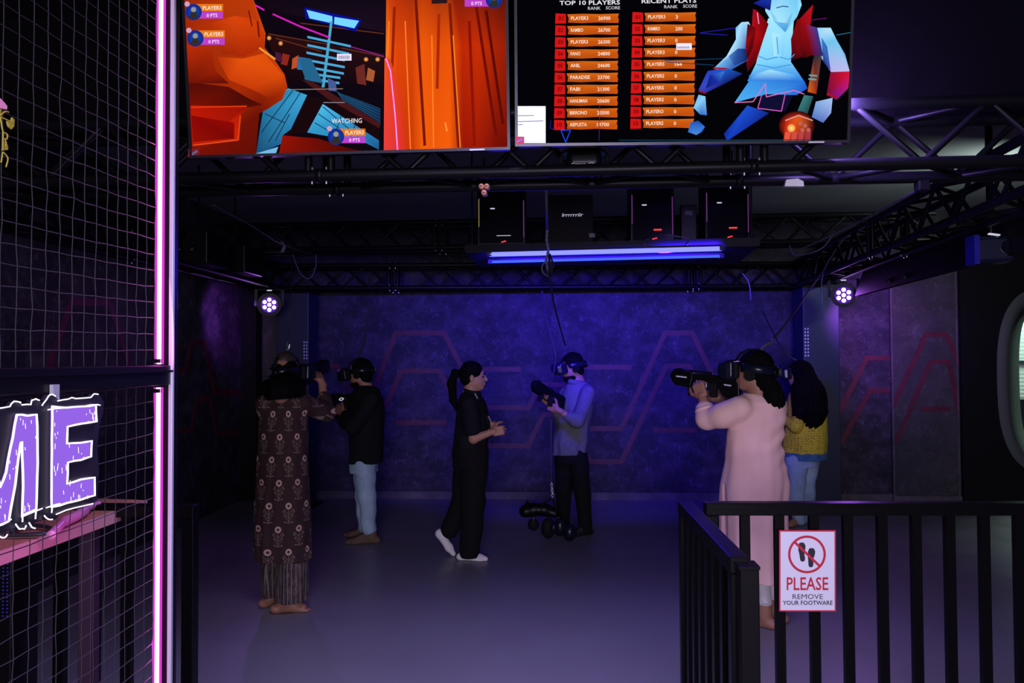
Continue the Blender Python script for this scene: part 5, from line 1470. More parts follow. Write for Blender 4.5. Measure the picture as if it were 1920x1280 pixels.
def wrinkle(amp, sx_, sz_, ph=0.0):
    def f(P):
        x, y, z = P[..., 0], P[..., 1], P[..., 2]
        return amp * (np.sin(z * sz_ + 5 * x + ph) * np.sin(x * sx_ + 3 * y + 2.0 * np.sin(z * 7 + ph)) + 0.5 * np.sin((x - y) * sx_ * 1.7 + z * sz_ * 0.6))
    return f

def headset(C, f, label, k=1.0, cap=None, shine='visor', tether=True):
    r, f, u = frame(f); R = RM(r, f, u)
    L = lambda x, y, z: C + r * x * k + f * y * k + u * z * k
    root = empty('vr_headset', L(0, 0.1, 0.0), label, 'vr headset', 'headsets worn by the players')
    so = Soft(); so.box(L(0, 0.145, 0.012), (0.092 * k, 0.036 * k, 0.052 * k), R, 0.030 * k); so.box(L(0, 0.118, 0.014), (0.098 * k, 0.03 * k, 0.056 * k), R, 0.02 * k, 0.012)
    vis = soft_obj('visor', so, 0.0045, M[shine], root)
    so = Soft(); so.box(L(0, 0.092, 0.010), (0.080 * k, 0.026 * k, 0.048 * k), R, 0.016 * k); soft_obj('face_gasket', so, 0.005, M['rubber'], root)
    for s_ in (-1, 1):
        MB().tube([L(s_ * 0.043, 0.178, 0.012), L(s_ * 0.043, 0.186, 0.012)], 0.018 * k, 16).build('camera_lens', M['plastic_gloss'], vis)
    ring = []
    for i in range(25):
        t = rad(-38) + (math.pi + rad(76)) * i / 24
        ring.append(L(0.089 * math.cos(t), -0.015 - 0.102 * math.sin(t), 0.018 - 0.012 * math.sin(t)))
    MB().tube(ring, 0.026 * k, 8, flat=(0.40, 1.0), up=u).build('halo_strap', M[shine], root, smooth=True)
    MB().tube([L(0, 0.10, 0.06), L(0, 0.07, 0.105), L(0, 0.02, 0.128), L(0, -0.04, 0.126), L(0, -0.09, 0.09), L(0, -0.115, 0.03)], 0.018 * k, 8, flat=(1.0, 0.35)).build('top_strap', M['rubber'], root, smooth=True)
    so = Soft(); so.ell(L(0, -0.124, 0.0), (0.050 * k, 0.022 * k, 0.034 * k), R); rp = soft_obj('rear_pad', so, 0.005, M['plastic'], root)
    MB().tube([L(0, -0.14, 0.0), L(0, -0.155, 0.0)], 0.022 * k, 16).build('dial', M['greyplastic'], rp)
    for s_ in (-1, 1):
        MB().tube([L(s_ * 0.078, 0.0, -0.02), L(s_ * 0.100, 0.0, -0.02)], 0.030 * k, 18).build('earphone', M['plastic'], root)
        MB().bar(L(s_ * 0.092, 0.02, 0.015), L(s_ * 0.092, 0.0, -0.02), 0.006, 0.018).build('earphone_arm', M['plastic'], root)
    if cap:
        so = Soft(); so.ell(L(0, -0.015, 0.085), (0.062 * k, 0.072 * k, 0.060 * k), R); so.cut(L(0, 0, 0.075), -u); soft_obj('cap', so, 0.004, M[cap], root)
        MB().tube([L(0.0, -0.01, 0.145), L(0.004, -0.008, 0.165), L(-0.003, -0.01, 0.185), L(0.002, -0.01, 0.205)], 0.006 * k, 6).build('eyelet', M['steel'], root, smooth=True)
    return root

def blaster(A, B, up, label, side_n, k=1.0, logo=True):
    """chunky game gun: A muzzle end, B stock end"""
    A, B = V(A), V(B); x = (A - B).normalized(); L = (A - B).length
    z = V(up); z = (z - x * z.dot(x)).normalized(); y = x.cross(z)
    if y.dot(V(side_n)) < 0: pass
    root = empty('game_blaster', (A + B) / 2 - z * 0.08, label, 'toy gun', 'game guns held by the players')
    pr = lambda name, pts, t, ma, off=0.0, bev=0.004, par=None: MB().prism([(a * L, b * k) for a, b in pts], B + y * off, x, z, y, t * k).build(name, M[ma], par or root, bevel=bev)
    shr = pr('shroud', [(0.70, -0.050), (0.74, -0.060), (0.93, -0.055), (0.99, -0.030), (1.0, 0.010), (0.97, 0.042), (0.90, 0.050), (0.86, 0.040), (0.72, 0.036), (0.68, 0.010)], 0.062, 'plastic')
    pr('receiver', [(0.28, -0.012), (0.34, -0.022), (0.72, -0.022), (0.72, 0.022), (0.50, 0.030), (0.30, 0.026)], 0.046, 'plastic')
    pr('top_rail', [(0.40, 0.026), (0.76, 0.034), (0.76, 0.046), (0.40, 0.042)], 0.022, 'plastic_gloss', 0, 0.002)
    stk = pr('stock', [(0.0, -0.085), (0.03, 0.020), (0.12, 0.034), (0.30, 0.026), (0.34, -0.020), (0.24, -0.085), (0.12, -0.105)], 0.056, 'plastic')
    pr('grip', [(0.34, -0.015), (0.46, -0.018), (0.42, -0.105), (0.33, -0.105)], 0.034, 'rubber')
    g = [B + x * (a * L) + z * (b * k) for a, b in ((0.46, -0.02), (0.47, -0.06), (0.52, -0.075), (0.60, -0.070), (0.64, -0.045), (0.64, -0.02))]
    MB().tube(spline(g, 4), 0.006 * k, 8).build('trigger_guard', M['plastic'], root, smooth=True)
    pr('fore_grip', [(0.66, -0.05), (0.76, -0.055), (0.74, -0.115), (0.67, -0.11)], 0.032, 'rubber')
    MB().tube([A - x * 0.01 + z * 0.004, A + x * 0.012 + z * 0.004], 0.022 * k, 16).build('muzzle', M['plastic_gloss'], root)
    pr('trigger', [(0.49, -0.02), (0.515, -0.02), (0.50, -0.052), (0.49, -0.05)], 0.010, 'steel', 0, 0.001)
    s_ = 1 if y.dot(V(side_n)) > 0 else -1
    if logo:
        pr('logo', [(0.76, -0.006), (0.92, -0.004), (0.92, 0.004), (0.76, 0.002)], 0.001, 'sticker', s_ * 0.0325 * k, 0, shr)
        pr('logo', [(0.12, -0.030), (0.22, -0.028), (0.22, -0.020), (0.12, -0.022)], 0.001, 'sticker', s_ * 0.0295 * k, 0, stk)
    return root

def person(px, py_, label):
    g = at_z(px, py_, 0)
    root = empty('person', g, label, 'person')
    return root, g, (lambda x, y, dy=0.0: at_y(x, y, g.y + dy))
sleeve_k = 0.02

# --- woman in the floral tunic, seen from behind -------------------------------------------
def woman_floral():
    root, g, j = person(535, 1146, 'woman in long dark floral tunic seen from behind aiming a game gun')
    C = j(538, 700, 0.0); f = V((0.45, 0.88, -0.06))
    so = Soft(); add_head(so, C, f, 0.98); so.slim = 0.76
    shL, shR = j(498, 757, -0.01), j(570, 755, 0.03)
    hip = j(529, 905, 0.02); chest = j(533, 800, 0.01)
    so.cone(j(535, 748, 0.02), 0.05, chest, 0.10, 0.04); so.cone(chest, 0.10, hip, 0.12, 0.05)
    elR, wrR = j(612, 772, 0.20), j(603, 716, 0.30)
    elL, wrL = j(512, 795, 0.26), j(556, 735, 0.40)
    so.chain([shR, elR, wrR], [0.045, 0.036, 0.024]); so.chain([shL, elL, wrL], [0.045, 0.036, 0.024])
    anR, anL = j(531, 1122, -0.02), j(508, 1106, 0.10)
    for h_, kn, an in ((j(545, 905, 0.0), j(540, 1010, 0.0), anR), (j(513, 905, 0.05), j(510, 1005, 0.06), anL)):
        so.chain([h_, kn, an], [0.085, 0.055, 0.036], 0.03)
    for an, dx in ((anR, (0.96, 0.30)), (anL, (0.75, 0.66))):
        add_foot(so, V((an.x, an.y, 0.09)), dx, 0.225); so.cone(an, 0.034, V((an.x, an.y, 0.08)), 0.034, 0.02)
    hands = [(add_hand(wrR, (wrR - elR) + V((-0.10, 0.02, 0.06)), V((-1, 0.4, 0)), 1, 0.85, 0.95), 0.0035), (add_hand(wrL, wrL - elL, V((0.6, 0, 1)), -1, 0.9, 0.95), 0.0035)]
    soft_obj('body', so, 0.006, M['skin'], root, extra=hands)
    # tunic
    ku = Soft()
    rows = [(742, 534, 24, 0.045), (750, 534, 40, 0.075), (762, 533, 47, 0.10), (800, 531, 48, 0.125), (850, 530, 47.5, 0.115), (900, 530, 50, 0.130), (960, 529.5, 53, 0.145), (1010, 530, 54, 0.15), (1046, 531.5, 54, 0.15)]
    s_ = 1 / 302.0
    ku.loft([(j(x, y, 0.02), hw * s_, d_) for y, x, hw, d_ in rows], folds=(9, 0.0, 0.045), twist=2.0, k=0.01)
    ku.cone(j(505, 757, 0.0), 0.055, j(566, 755, 0.03), 0.055, 0.03)
    ku.chain([shR, j(600, 768, 0.15), elR], [0.062, 0.060, 0.056], 0.03); ku.cone(elR, 0.056, elR.lerp(wrR, 0.45), 0.050, 0.02)
    ku.chain([shL, elL], [0.062, 0.056], 0.03); ku.cone(elL, 0.056, elL.lerp(wrL, 0.45), 0.050, 0.02)
    ku.disp = wrinkle(0.0035, 14, 9, 0.5)
    o = soft_obj('tunic', ku, 0.0065, M['kurta'], root, uvc=(g.x, g.y + 0.02, 0.15))
    tr = Soft()
    for (x0, x1, x2, dy, hw0, hw1, yb) in ((548, 548, 546, -0.01, 29, 31, 1124), (511, 511, 512, 0.10, 22, 18, 1113)):
        tr.loft([(j(x0, 1030, dy), hw0 * s_, 0.095), (j(x1, 1075, dy), (hw0 + hw1) / 2 * s_, 0.10), (j(x2, yb, dy), hw1 * s_, 0.105)], folds=(7, 0.02, 0.08), twist=4.0, k=0.004)
    soft_obj('trousers', tr, 0.0055, M['stripecloth'], root, uvc=(g.x, g.y, 0.12))
    ha = Soft(); r, f2, u = frame(f); R = RM(r, f2, u)
    ha.ell(C - f2 * 0.018 + u * 0.022, (0.080, 0.088, 0.080), R, 0.02)
    ha.chain([j(538, 712, -0.07), j(531, 726, -0.10), j(526, 740, -0.11)], [0.060, 0.085, 0.085], 0.03)
    ha.chain([j(505, 728, -0.06), j(528, 733, -0.14), j(557, 730, -0.08)], [0.055, 0.085, 0.055], 0.04)
    ha.cut(j(530, 747, 0), (0.08, 0, -1)); ha.disp = wrinkle(0.004, 60, 14)
    ha.cutball(C + f2 * 0.13 - u * 0.03, (0.09, 0.09, 0.11), R)
    soft_obj('hair', ha, 0.006, M['hair'], root)
    headset(C, f, 'grey headset with domed brown cap on the woman in the floral tunic', 0.98, cap='browncap')
    gA, gB = j(612, 684, 0.62), j(560, 700, 0.22)
    blaster(gA, gB, ZU, 'game gun raised in front of the woman in the floral tunic', V((0.3, -1, 0)), 0.9, logo=False)
    cable('headset_tether', 'thin tether above the domed brown headset cap', [C + u * 0.20, j(541, 640, 0.0), j(545, 560, 0.0), at_z(548, 486, TB)], 0.0025)
    cable('headset_chain', 'short bright chain on the domed brown headset cap', [C + u * 0.19 - f2 * 0.02 + r * 0.01, j(541, 655, -0.03), j(543, 645, -0.03)], 0.006, 'steel', cat='chain')
woman_floral()

# --- man in black sweater and pale jeans ----------------------------------------------------
def man_black():
    root, g, j = person(684, 1013, 'man in black sweater and pale blue jeans facing left')
    s_ = 1 / 216.0
    C = j(675, 699, 0.0); f = V((-0.97, 0.10, -0.22))
    so = Soft(); add_head(so, C, f, 1.02); so.slim = 0.76
    nS, fS = j(697, 748, -0.17), j(688, 748, 0.17)
    so.cone(j(684, 730), 0.06, j(688, 780), 0.12, 0.04); so.cone(j(688, 780), 0.12, j(684, 868), 0.125, 0.05)
    nE, nW = j(662, 801, -0.21), j(645, 772, -0.10); fE, fW = j(650, 792, 0.16), j(624, 764, 0.02)
    so.chain([nS, nE, nW], [0.05, 0.04, 0.026]); so.chain([fS, fE, fW], [0.05, 0.04, 0.026])
    legs = (((684, 872, -0.09), (688, 932, -0.10), (692, 992, -0.09)), ((680, 872, 0.09), (683, 930, 0.10), (684, 988, 0.10)))
    for h_, kn, an in legs: so.chain([j(*h_), j(*kn), j(*an)], [0.09, 0.06, 0.04], 0.03)
    hands = [(add_hand(nW, V((-0.8, 0.35, 0.25)), V((0, 1, 0.2)), -1, 0.8), 0.0035), (add_hand(fW, V((-0.9, -0.2, 0.1)), V((0, -0.4, 1)), -1, 0.8), 0.0035)]
    soft_obj('body', so, 0.0065, M['skin'], root, extra=hands)
    sw = Soft()
    sw.loft([(j(686, 722), 12 * s_, 0.075), (j(688, 730), 24 * s_, 0.14), (j(690, 745), 29 * s_, 0.19), (j(690, 780), 31 * s_, 0.20), (j(687, 830), 32 * s_, 0.185), (j(685, 866), 31.5 * s_, 0.185)], folds=(7, 0.0, 0.03), twist=5, k=0.01)
    sw.cut(j(690, 868), (0.0, 0, -1))
    sw.chain([nS, nE, nE.lerp(nW, 0.8)], [0.068, 0.062, 0.045], 0.03); sw.chain([fS, fE, fE.lerp(fW, 0.8)], [0.068, 0.062, 0.045], 0.03)
    sw.disp = wrinkle(0.005, 16, 22)
    soft_obj('sweater', sw, 0.0075, M['blackcloth'], root)
    je = Soft()
    je.loft([(j(683, 862), 28 * s_, 0.165), (j(682, 884), 27 * s_, 0.165)], k=0.03)
    for h_, kn, an in legs: je.chain([j(*h_), j(*kn), j(an[0], an[1] - 2, an[2])], [0.095, 0.078, 0.064], 0.025)
    je.disp = wrinkle(0.0045, 18, 34)
    soft_obj('jeans', je, 0.0065, M['denim'], root)
    for h_, kn, an in legs:
        sh = Soft(); a = j(*an); add_foot(sh, V((a.x + 0.02, a.y, 0.10)), (-0.95, -0.2 if an[2] < 0 else 0.15), 0.29, bare=False); sh.cone(V((a.x + 0.02, a.y, 0.085)), 0.046, V((a.x + 0.02, a.y, 0.05)), 0.046, 0.02)
        soft_obj('shoe', sh, 0.006, M['brownshoe'], root)
    ha = Soft(); r, f2, u = frame(f); R = RM(r, f2, u)
    ha.ell(C - f2 * 0.022 + u * 0.036, (0.086, 0.100, 0.096), R, 0.02); ha.ell(C - f2 * 0.05 - u * 0.045, (0.068, 0.058, 0.07), R, 0.03)
    ha.cutball(C + f2 * 0.15 - u * 0.03, (0.11, 0.125, 0.13), R); ha.disp = wrinkle(0.004, 70, 60)
    soft_obj('hair', ha, 0.006, M['hair'], root)
    bd = Soft(); bd.ell(C + f2 * 0.045 - u * 0.085, (0.056, 0.062, 0.045), R, 0.02); bd.cutball(C + f2 * 0.03 - u * 0.02, (0.2, 0.2, 0.055), R); bd.disp = wrinkle(0.002, 90, 90)
    soft_obj('beard', bd, 0.005, M['hair'], root)
    headset(C, f, 'dark headset worn by the man in the black sweater', 1.02, shine='plastic_gloss')
    gun = blaster(j(604, 752, -0.05), j(676, 742, -0.10), V((-0.1, 0, 1)), 'game gun with oval white mark held by the man in the black sweater', V((0, -1, 0)), 1.15, logo=False)
    p = j(640, 748, -0.135)
    MB().tube(arc(p, V((1, 0, 0.2)).normalized(), ZU, 0.018, 0.010, 0, 2 * math.pi * 0.99, 20), 0.0035, 6).build('emblem', M['led_white'], gun, smooth=True)
man_black()

# --- woman with a ponytail walking to the right ------------------------------------------------
def woman_ponytail():
    root, g, j = person(885, 1047, 'woman with ponytail in black polo and trousers walking right in white socks')
    s_ = 1 / 232.0
    C = j(888, 706, 0.0); f = V((1.0, 0.02, -0.04))
    so = Soft(); add_head(so, C, f, 0.98); so.slim = 0.76
    nS, fS = j(880, 757, -0.155), j(884, 755, 0.155)
    so.cone(j(884, 735), 0.05, j(885, 775), 0.10, 0.04); so.cone(j(885, 775), 0.10, j(882, 850), 0.12, 0.05)
    nE, nW = j(888, 822, -0.20), j(924, 809, -0.19); fE, fW = j(892, 816, 0.20), j(912, 800, 0.10)
    so.chain([nS, nE, nW], [0.045, 0.037, 0.024]); so.chain([fS, fE, fW], [0.045, 0.036, 0.024])
    fl = (j(889, 850, -0.06), j(889, 945, -0.06), j(884, 1034, -0.05)); bl = (j(877, 850, 0.07), j(868, 935, 0.09), j(838, 992, 0.06))
    so.chain(list(fl), [0.09, 0.06, 0.04], 0.03); so.chain(list(bl), [0.09, 0.06, 0.04], 0.03)
    hands = [(add_hand(nW, V((1, 0.05, 0.15)), V((0.1, 0.9, -0.2)), 1, 0.95, 0.95), 0.0035), (add_hand(fW, V((1, 0, 0.1)), V((0, -1, 0)), 1, 0.7, 0.95), 0.0035)]
    soft_obj('body', so, 0.0055, M['skin_light'], root, extra=hands)
    sh = Soft()
    sh.loft([(j(883, 733), 13 * s_, 0.06), (j(882, 740), 19 * s_, 0.115), (j(884, 752), 25 * s_, 0.165), (j(886, 778), 30 * s_, 0.175), (j(886, 800), 33 * s_, 0.165), (j(884, 820), 32 * s_, 0.16), (j(882, 836), 31.5 * s_, 0.165)], folds=(6, 0, 0.03), twist=6, k=0.01)
    sh.chain([nS, nS.lerp(nE, 0.72)], [0.066, 0.070], 0.03); sh.chain([fS, fS.lerp(fE, 0.72)], [0.066, 0.070], 0.03)
    sh.disp = wrinkle(0.003, 20, 22)
    soft_obj('polo_shirt', sh, 0.006, M['polo'], root)
    co = MB(); co.tube(arc(j(886, 735), V((1, 0, -0.25)).normalized(), V((0, 1, 0)), 0.068, 0.075, 0, 2 * math.pi * 0.97, 24), 0.014, 8, flat=(0.5, 1.2), up=ZU)
    co.build('collar', M['polo'], root, smooth=True)
    for p in ((893, 742, -0.14), (918, 785, -0.06)): MB().box(j(*p), (0.012, 0.006, 0.05), Matrix.Rotation(rad(-28), 3, 'Y')).build('shirt_print', M['greyplastic'], root)
    MB().tube(spline([j(911, 775, -0.13), j(920, 815, -0.1), j(924, 832, -0.1)], 4), 0.006, 6).build('lanyard', M['rubber'], root, smooth=True)
    pa = Soft()
    pa.loft([(j(882, 828), 31 * s_, 0.155), (j(881, 850), 33 * s_, 0.165), (j(881, 875), 33 * s_, 0.165)], k=0.03)
    pa.chain([fl[0], j(887, 940, -0.06), j(881, 1036, -0.05)], [0.115, 0.098, 0.080], 0.03)
    pa.chain([bl[0], j(870, 935, 0.09), j(843, 992, 0.06)], [0.115, 0.095, 0.072], 0.03)
    pa.cut(j(880, 1041, 0), (0.02, 0, -1)); pa.disp = wrinkle(0.004, 14, 20)
    soft_obj('trousers', pa, 0.0065, M['blackpants'], root)
    so1 = Soft(); a = j(874, 1030, -0.05); add_foot(so1, V((a.x, a.y, 0.09)), (1, -0.08), 0.225, bare=False); so1.cone(V((a.x, a.y, 0.11)), 0.038, V((a.x, a.y, 0.05)), 0.038, 0.02)
    soft_obj('sock', so1, 0.005, M['sock'], root)
    so2 = Soft()   # rear foot pushing off, heel up, toes on the floor
    heel, ball = j(825, 1000, 0.06), j(842, 1026, 0.06)
    so2.chain([j(838, 990, 0.06), heel.lerp(ball, 0.25) + V((0.012, 0, 0.01))], [0.036, 0.036], 0.02)
    so2.ell(heel, (0.036, 0.034, 0.036), k=0.02); so2.chain([heel, ball, V((ball.x + 0.035, ball.y, 0.022))], [0.034, 0.032, 0.020], 0.02)
    soft_obj('sock', so2, 0.005, M['sock'], root)
    ha = Soft(); r, f2, u = frame(f); R = RM(r, f2, u)
    ha.ell(C - f2 * 0.020 + u * 0.040, (0.082, 0.098, 0.088), R, 0.02); ha.ell(C - f2 * 0.055 - u * 0.02, (0.066, 0.05, 0.06), R, 0.03)
    ha.chain([j(864, 700, 0), j(853, 699, 0), j(847, 720, 0), j(850, 750, 0), j(856, 768, 0)], [0.022, 0.030, 0.036, 0.030, 0.010], 0.015)
    ha.cutball(C + f2 * 0.125 - u * 0.045, (0.10, 0.095, 0.125), R); ha.disp = wrinkle(0.0025, 70, 26)
    soft_obj('hair', ha, 0.005, M['hair'], root)
    for s2 in (-1, 1):
        L = lambda x, y, z: C + r * x + f2 * y + u * z
        e = Soft(); e.ell(L(s2 * 0.030, 0.078, 0.003), (0.0125, 0.0125, 0.008), R); soft_obj('eye', e, 0.0025, M['ink'], root)
        MB().tube(spline([L(s2 * 0.014, 0.092, 0.022), L(s2 * 0.032, 0.088, 0.026), L(s2 * 0.048, 0.072, 0.020)], 4), 0.003, 6).build('eyebrow', M['hair'], root, smooth=True)
    e = Soft(); e.ell(C + f2 * 0.092 - u * 0.056, (0.021, 0.0105, 0.010), R); soft_obj('lips', e, 0.0025, M['lip'], root)
woman_ponytail()

# --- man in a grey shirt ---------------------------------------------------------------------------
def man_grey():
    root, g, j = person(1082, 1002, 'man in grey shirt and black trousers holding a game gun near the hanging gear')
    s_ = 1 / 205.0
    C = j(1073, 688, 0.0); f = V((-0.93, -0.28, -0.22))
    so = Soft(); add_head(so, C, f, 1.0); so.slim = 0.76
    nS, fS = j(1101, 737, -0.10), j(1062, 738, 0.12)
    so.cone(j(1080, 722), 0.058, j(1078, 770), 0.115, 0.04); so.cone(j(1078, 770), 0.115, j(1071, 850), 0.12, 0.05)
    nE, nW = j(1082, 789, -0.26), j(1046, 768, -0.30); fE, fW = j(1052, 785, 0.02), j(1034, 757, -0.18)
    so.chain([nS, nE, nW], [0.05, 0.040, 0.026]); so.chain([fS, fE, fW], [0.05, 0.038, 0.026])
    legs = (((1084, 855, -0.02), (1092, 925, -0.03), (1098, 986, -0.02)), ((1058, 855, 0.06), (1057, 918, 0.06), (1056, 975, 0.10)))
    for h_, kn, an in legs: so.chain([j(*h_), j(*kn), j(*an)], [0.085, 0.06, 0.04], 0.03)
    hands = [(add_hand(nW, V((-0.8, 0.1, 0.35)), V((0.1, 0.9, 0.3)), -1, 0.85), 0.0035), (add_hand(fW, V((-0.7, 0.0, 0.6)), V((0.2, 0.9, 0.1)), -1, 0.8), 0.0035)]
    soft_obj('body', so, 0.006, M['skin'], root, extra=hands)
    sh = Soft()
    sh.loft([(j(1082, 714), 14 * s_, 0.07), (j(1083, 722), 24 * s_, 0.09), (j(1084, 735), 28 * s_, 0.11), (j(1081, 765), 30 * s_, 0.125), (j(1074, 800), 31 * s_, 0.12), (j(1070, 830), 32 * s_, 0.125), (j(1069, 856), 32 * s_, 0.125)], folds=(7, 0, 0.05), twist=6, k=0.01)
    a, b = j(1036, 849), j(1104, 856)
    sh.cut(j(1070, 851), (0.06, 0, -1))
    sh.chain([nS, nE, nE.lerp(nW, 0.42)], [0.068, 0.062, 0.050], 0.025); sh.chain([fS, fE, fE.lerp(fW, 0.42)], [0.066, 0.060, 0.050], 0.025)
    sh.disp = wrinkle(0.006, 18, 18, 1.0)
    soft_obj('shirt', sh, 0.0065, M['greyshirt'], root)
    MB().tube(arc(j(1079, 716), V((1, 0.2, -0.2)).normalized(), V((0, 1, 0)), 0.075, 0.075, 0, 2 * math.pi * 0.97, 24), 0.020, 8, flat=(0.35, 1.1), up=ZU).build('collar', M['greyshirt'], root, smooth=True)
    pa = Soft(); pa.loft([(j(1070, 840), 28 * s_, 0.115), (j(1071, 868), 27 * s_, 0.12)], k=0.03)
    for h_, kn, an in legs: pa.chain([j(*h_), j(*kn), j(an[0], an[1] + 4, an[2])], [0.090, 0.074, 0.058], 0.025)
    pa.disp = wrinkle(0.003, 18, 30)
    soft_obj('trousers', pa, 0.0065, M['blackpants'], root)
    for i, (h_, kn, an) in enumerate(legs):
        f_ = Soft(); q = j(*an); add_foot(f_, V((q.x, q.y, 0.09)), (-0.85, -0.5 if i == 0 else -0.2), 0.27, bare=False); f_.cone(V((q.x, q.y, 0.085)), 0.045, V((q.x, q.y, 0.05)), 0.045, 0.02)
        soft_obj('shoe', f_, 0.006, M['blackshoe'], root)
    ha = Soft(); r, f2, u = frame(f); R = RM(r, f2, u)
    ha.ell(C - f2 * 0.016 + u * 0.042, (0.085, 0.098, 0.094), R, 0.02); ha.ell(C - f2 * 0.05 - u * 0.04, (0.066, 0.05, 0.06), R, 0.03)
    ha.cutball(C + f2 * 0.15 - u * 0.03, (0.11, 0.12, 0.13), R); ha.disp = wrinkle(0.004, 70, 60)
    soft_obj('hair', ha, 0.006, M['hair'], root)
    bd = Soft(); bd.ell(C + f2 * 0.042 - u * 0.088, (0.058, 0.064, 0.048), R, 0.02); bd.cutball(C + f2 * 0.03 - u * 0.02, (0.2, 0.2, 0.052), R); bd.disp = wrinkle(0.002, 90, 90)
    soft_obj('beard', bd, 0.005, M['hair'], root)
    headset(C, f, 'blue lit headset worn by the man in the grey shirt', 1.0, shine='visor')
    blaster(j(1000, 720, -0.42), j(1058, 752, -0.20), V((-0.25, -0.1, 1)), 'game gun tilted up in the grey shirted man\'s hands', V((0, -1, 0)), 1.0, logo=False)
man_grey()

# --- woman in the long pale pink tunic --------------------------------------------------------------
def woman_pink():
    root, g, j = person(1432, 1176, 'woman in long pale pink tunic seen from behind aiming a game gun left')
    s_ = 1 / 320.0
    C = j(1412, 697, 0.02); f = V((-0.90, 0.42, 0.0))
    so = Soft(); add_head(so, C, f, 1.0); so.slim = 0.76
    lS, rS = j(1387, 765, -0.06), j(1452, 763, 0.08)
    so.cone(j(1418, 745, 0.02), 0.055, j(1418, 800, 0.02), 0.11, 0.04); so.cone(j(1418, 800, 0.02), 0.11, j(1414, 920, 0.02), 0.135, 0.05)
    lE, lW = j(1327, 785, 0.04), j(1317, 745, 0.10); rE, rW = j(1392, 790, 0.34), j(1352, 745, 0.30)
    so.chain([lS, lE, lW], [0.05, 0.042, 0.027]); so.chain([rS, rE, rW], [0.05, 0.042, 0.027])
    legs = ((j(1400, 920, 0.0), j(1420, 1040, 0.0), j(1433, 1140, 0.0)), (j(1430, 920, 0.06), j(1446, 1040, 0.06), j(1453, 1126, 0.10)))
    for h_, kn, an in legs:
        so.chain([h_, kn, an], [0.095, 0.062, 0.040], 0.03)
    for i, (h_, kn, an) in enumerate(legs):
        add_foot(so, V((an.x, an.y, 0.09)), (-0.86, 0.5 if i == 0 else 0.45), 0.235); so.cone(an, 0.036, V((an.x, an.y, 0.08)), 0.035, 0.02)
    hands = [(add_hand(lW, V((-0.25, 0.25, 0.9)), V((0.5, 0.8, 0.1)), 1, 0.75), 0.0032), (add_hand(rW, V((-0.95, -0.3, 0.25)), V((0.0, -1.0, 0.2)), 1, 0.8), 0.0032)]
    soft_obj('body', so, 0.006, M['skin'], root, extra=hands)
    ku = Soft()
    rows = [(737, 1415, 19, 0.055), (742, 1420, 32, 0.075), (752, 1424, 46, 0.10), (770, 1422, 50, 0.12), (789, 1419, 53, 0.13), (828, 1412.5, 52.5, 0.13), (862, 1414, 56, 0.14), (901, 1414, 61, 0.155), (941, 1411.5, 64, 0.165), (1000, 1412, 65, 0.17), (1083, 1414, 64, 0.17)]
    ku.loft([(j(x, y, 0.02), hw * s_, d_) for y, x, hw, d_ in rows], folds=(8, 0.0, 0.05), twist=3.0, k=0.01)
    ku.chain([lS, j(1352, 779, -0.02), lE], [0.072, 0.070, 0.066], 0.035); ku.cone(lE, 0.066, lE.lerp(lW, 0.42), 0.060, 0.02)
    ku.chain([rS, rE], [0.072, 0.066], 0.035); ku.cone(rE, 0.066, rE.lerp(rW, 0.42), 0.058, 0.02)
    # side slit
    sa_, sb_ = A3(j(1364, 912, -0.1)), A3(j(1362, 1086, -0.1))
    def slit(P):
        z = P[..., 2]; t = np.clip((sa_[2] - z) / (sa_[2] - sb_[2]), 0, 1)
        xs = sa_[0] + t * (sb_[0] - sa_[0])
        return np.minimum(np.minimum(0.004 + 0.020 * t - np.abs(P[..., 0] - xs), sa_[2] - z), g.y - 0.005 - P[..., 1])
    ku.cuts.append(slit)
    ku.cut(j(1416, 1084, 0), (0, 0, -1))
    w0 = wrinkle(0.005, 12, 9, 0.3)
    cw = A3(j(1400, 830, -0.1))
    def drape(P):   # diagonal pull folds at the waist and hanging creases below
        x, y, z = P[..., 0], P[..., 1], P[..., 2]
        t = (z - cw[2])
        return w0(P) + 0.007 * np.sin((z - 0.62 * (x - cw[0])) * 62) * np.exp(-(t / 0.17) ** 2) * np.clip((x - cw[0] + 0.16) * 12, 0, 1) * (0.5 + 0.5 * np.sin(x * 9 + 1)) + 0.011 * np.sin(x * 34 + z * 2.2) * np.clip(-t * 2.0, 0, 1)
    ku.disp = drape
    o = soft_obj('tunic', ku, 0.006, M['pink'], root)
    # rolled cuff
    for e_, w_ in ((lE, lW), (rE, rW)):
        c0, c1 = e_.lerp(w_, 0.34), e_.lerp(w_, 0.47)
        MB().tube([c0, c0.lerp(c1, 0.5), c1], [0.064, 0.066, 0.062], 18).build('cuff', M['pink'], root, smooth=True)
    pa = Soft()
    for i, (h_, kn, an) in enumerate(legs):
        a2 = j(1433, 1127, 0) if i == 0 else j(1453, 1117, 0.10)
        pa.chain([h_, kn, a2], [0.09, 0.07, 0.045], 0.01); pa.loft([(kn, 15 * s_, 0.07), (a2, 11.5 * s_, 0.055)], folds=(6, 0.02, 0.06), k=0.01)
        if i == 0: pass
    pa.cut(j(1433, 1127, 0.05), (0, 0, -1)); pa.disp = wrinkle(0.003, 16, 20)
    soft_obj('trousers', pa, 0.006, M['white'], root)
    ha = Soft(); r, f2, u = frame(f); R = RM(r, f2, u)
    ha.ell(C - f2 * 0.020 + u * 0.040, (0.086, 0.102, 0.094), R, 0.02); ha.ell(C - f2 * 0.06 - u * 0.035, (0.068, 0.055, 0.07), R, 0.03)
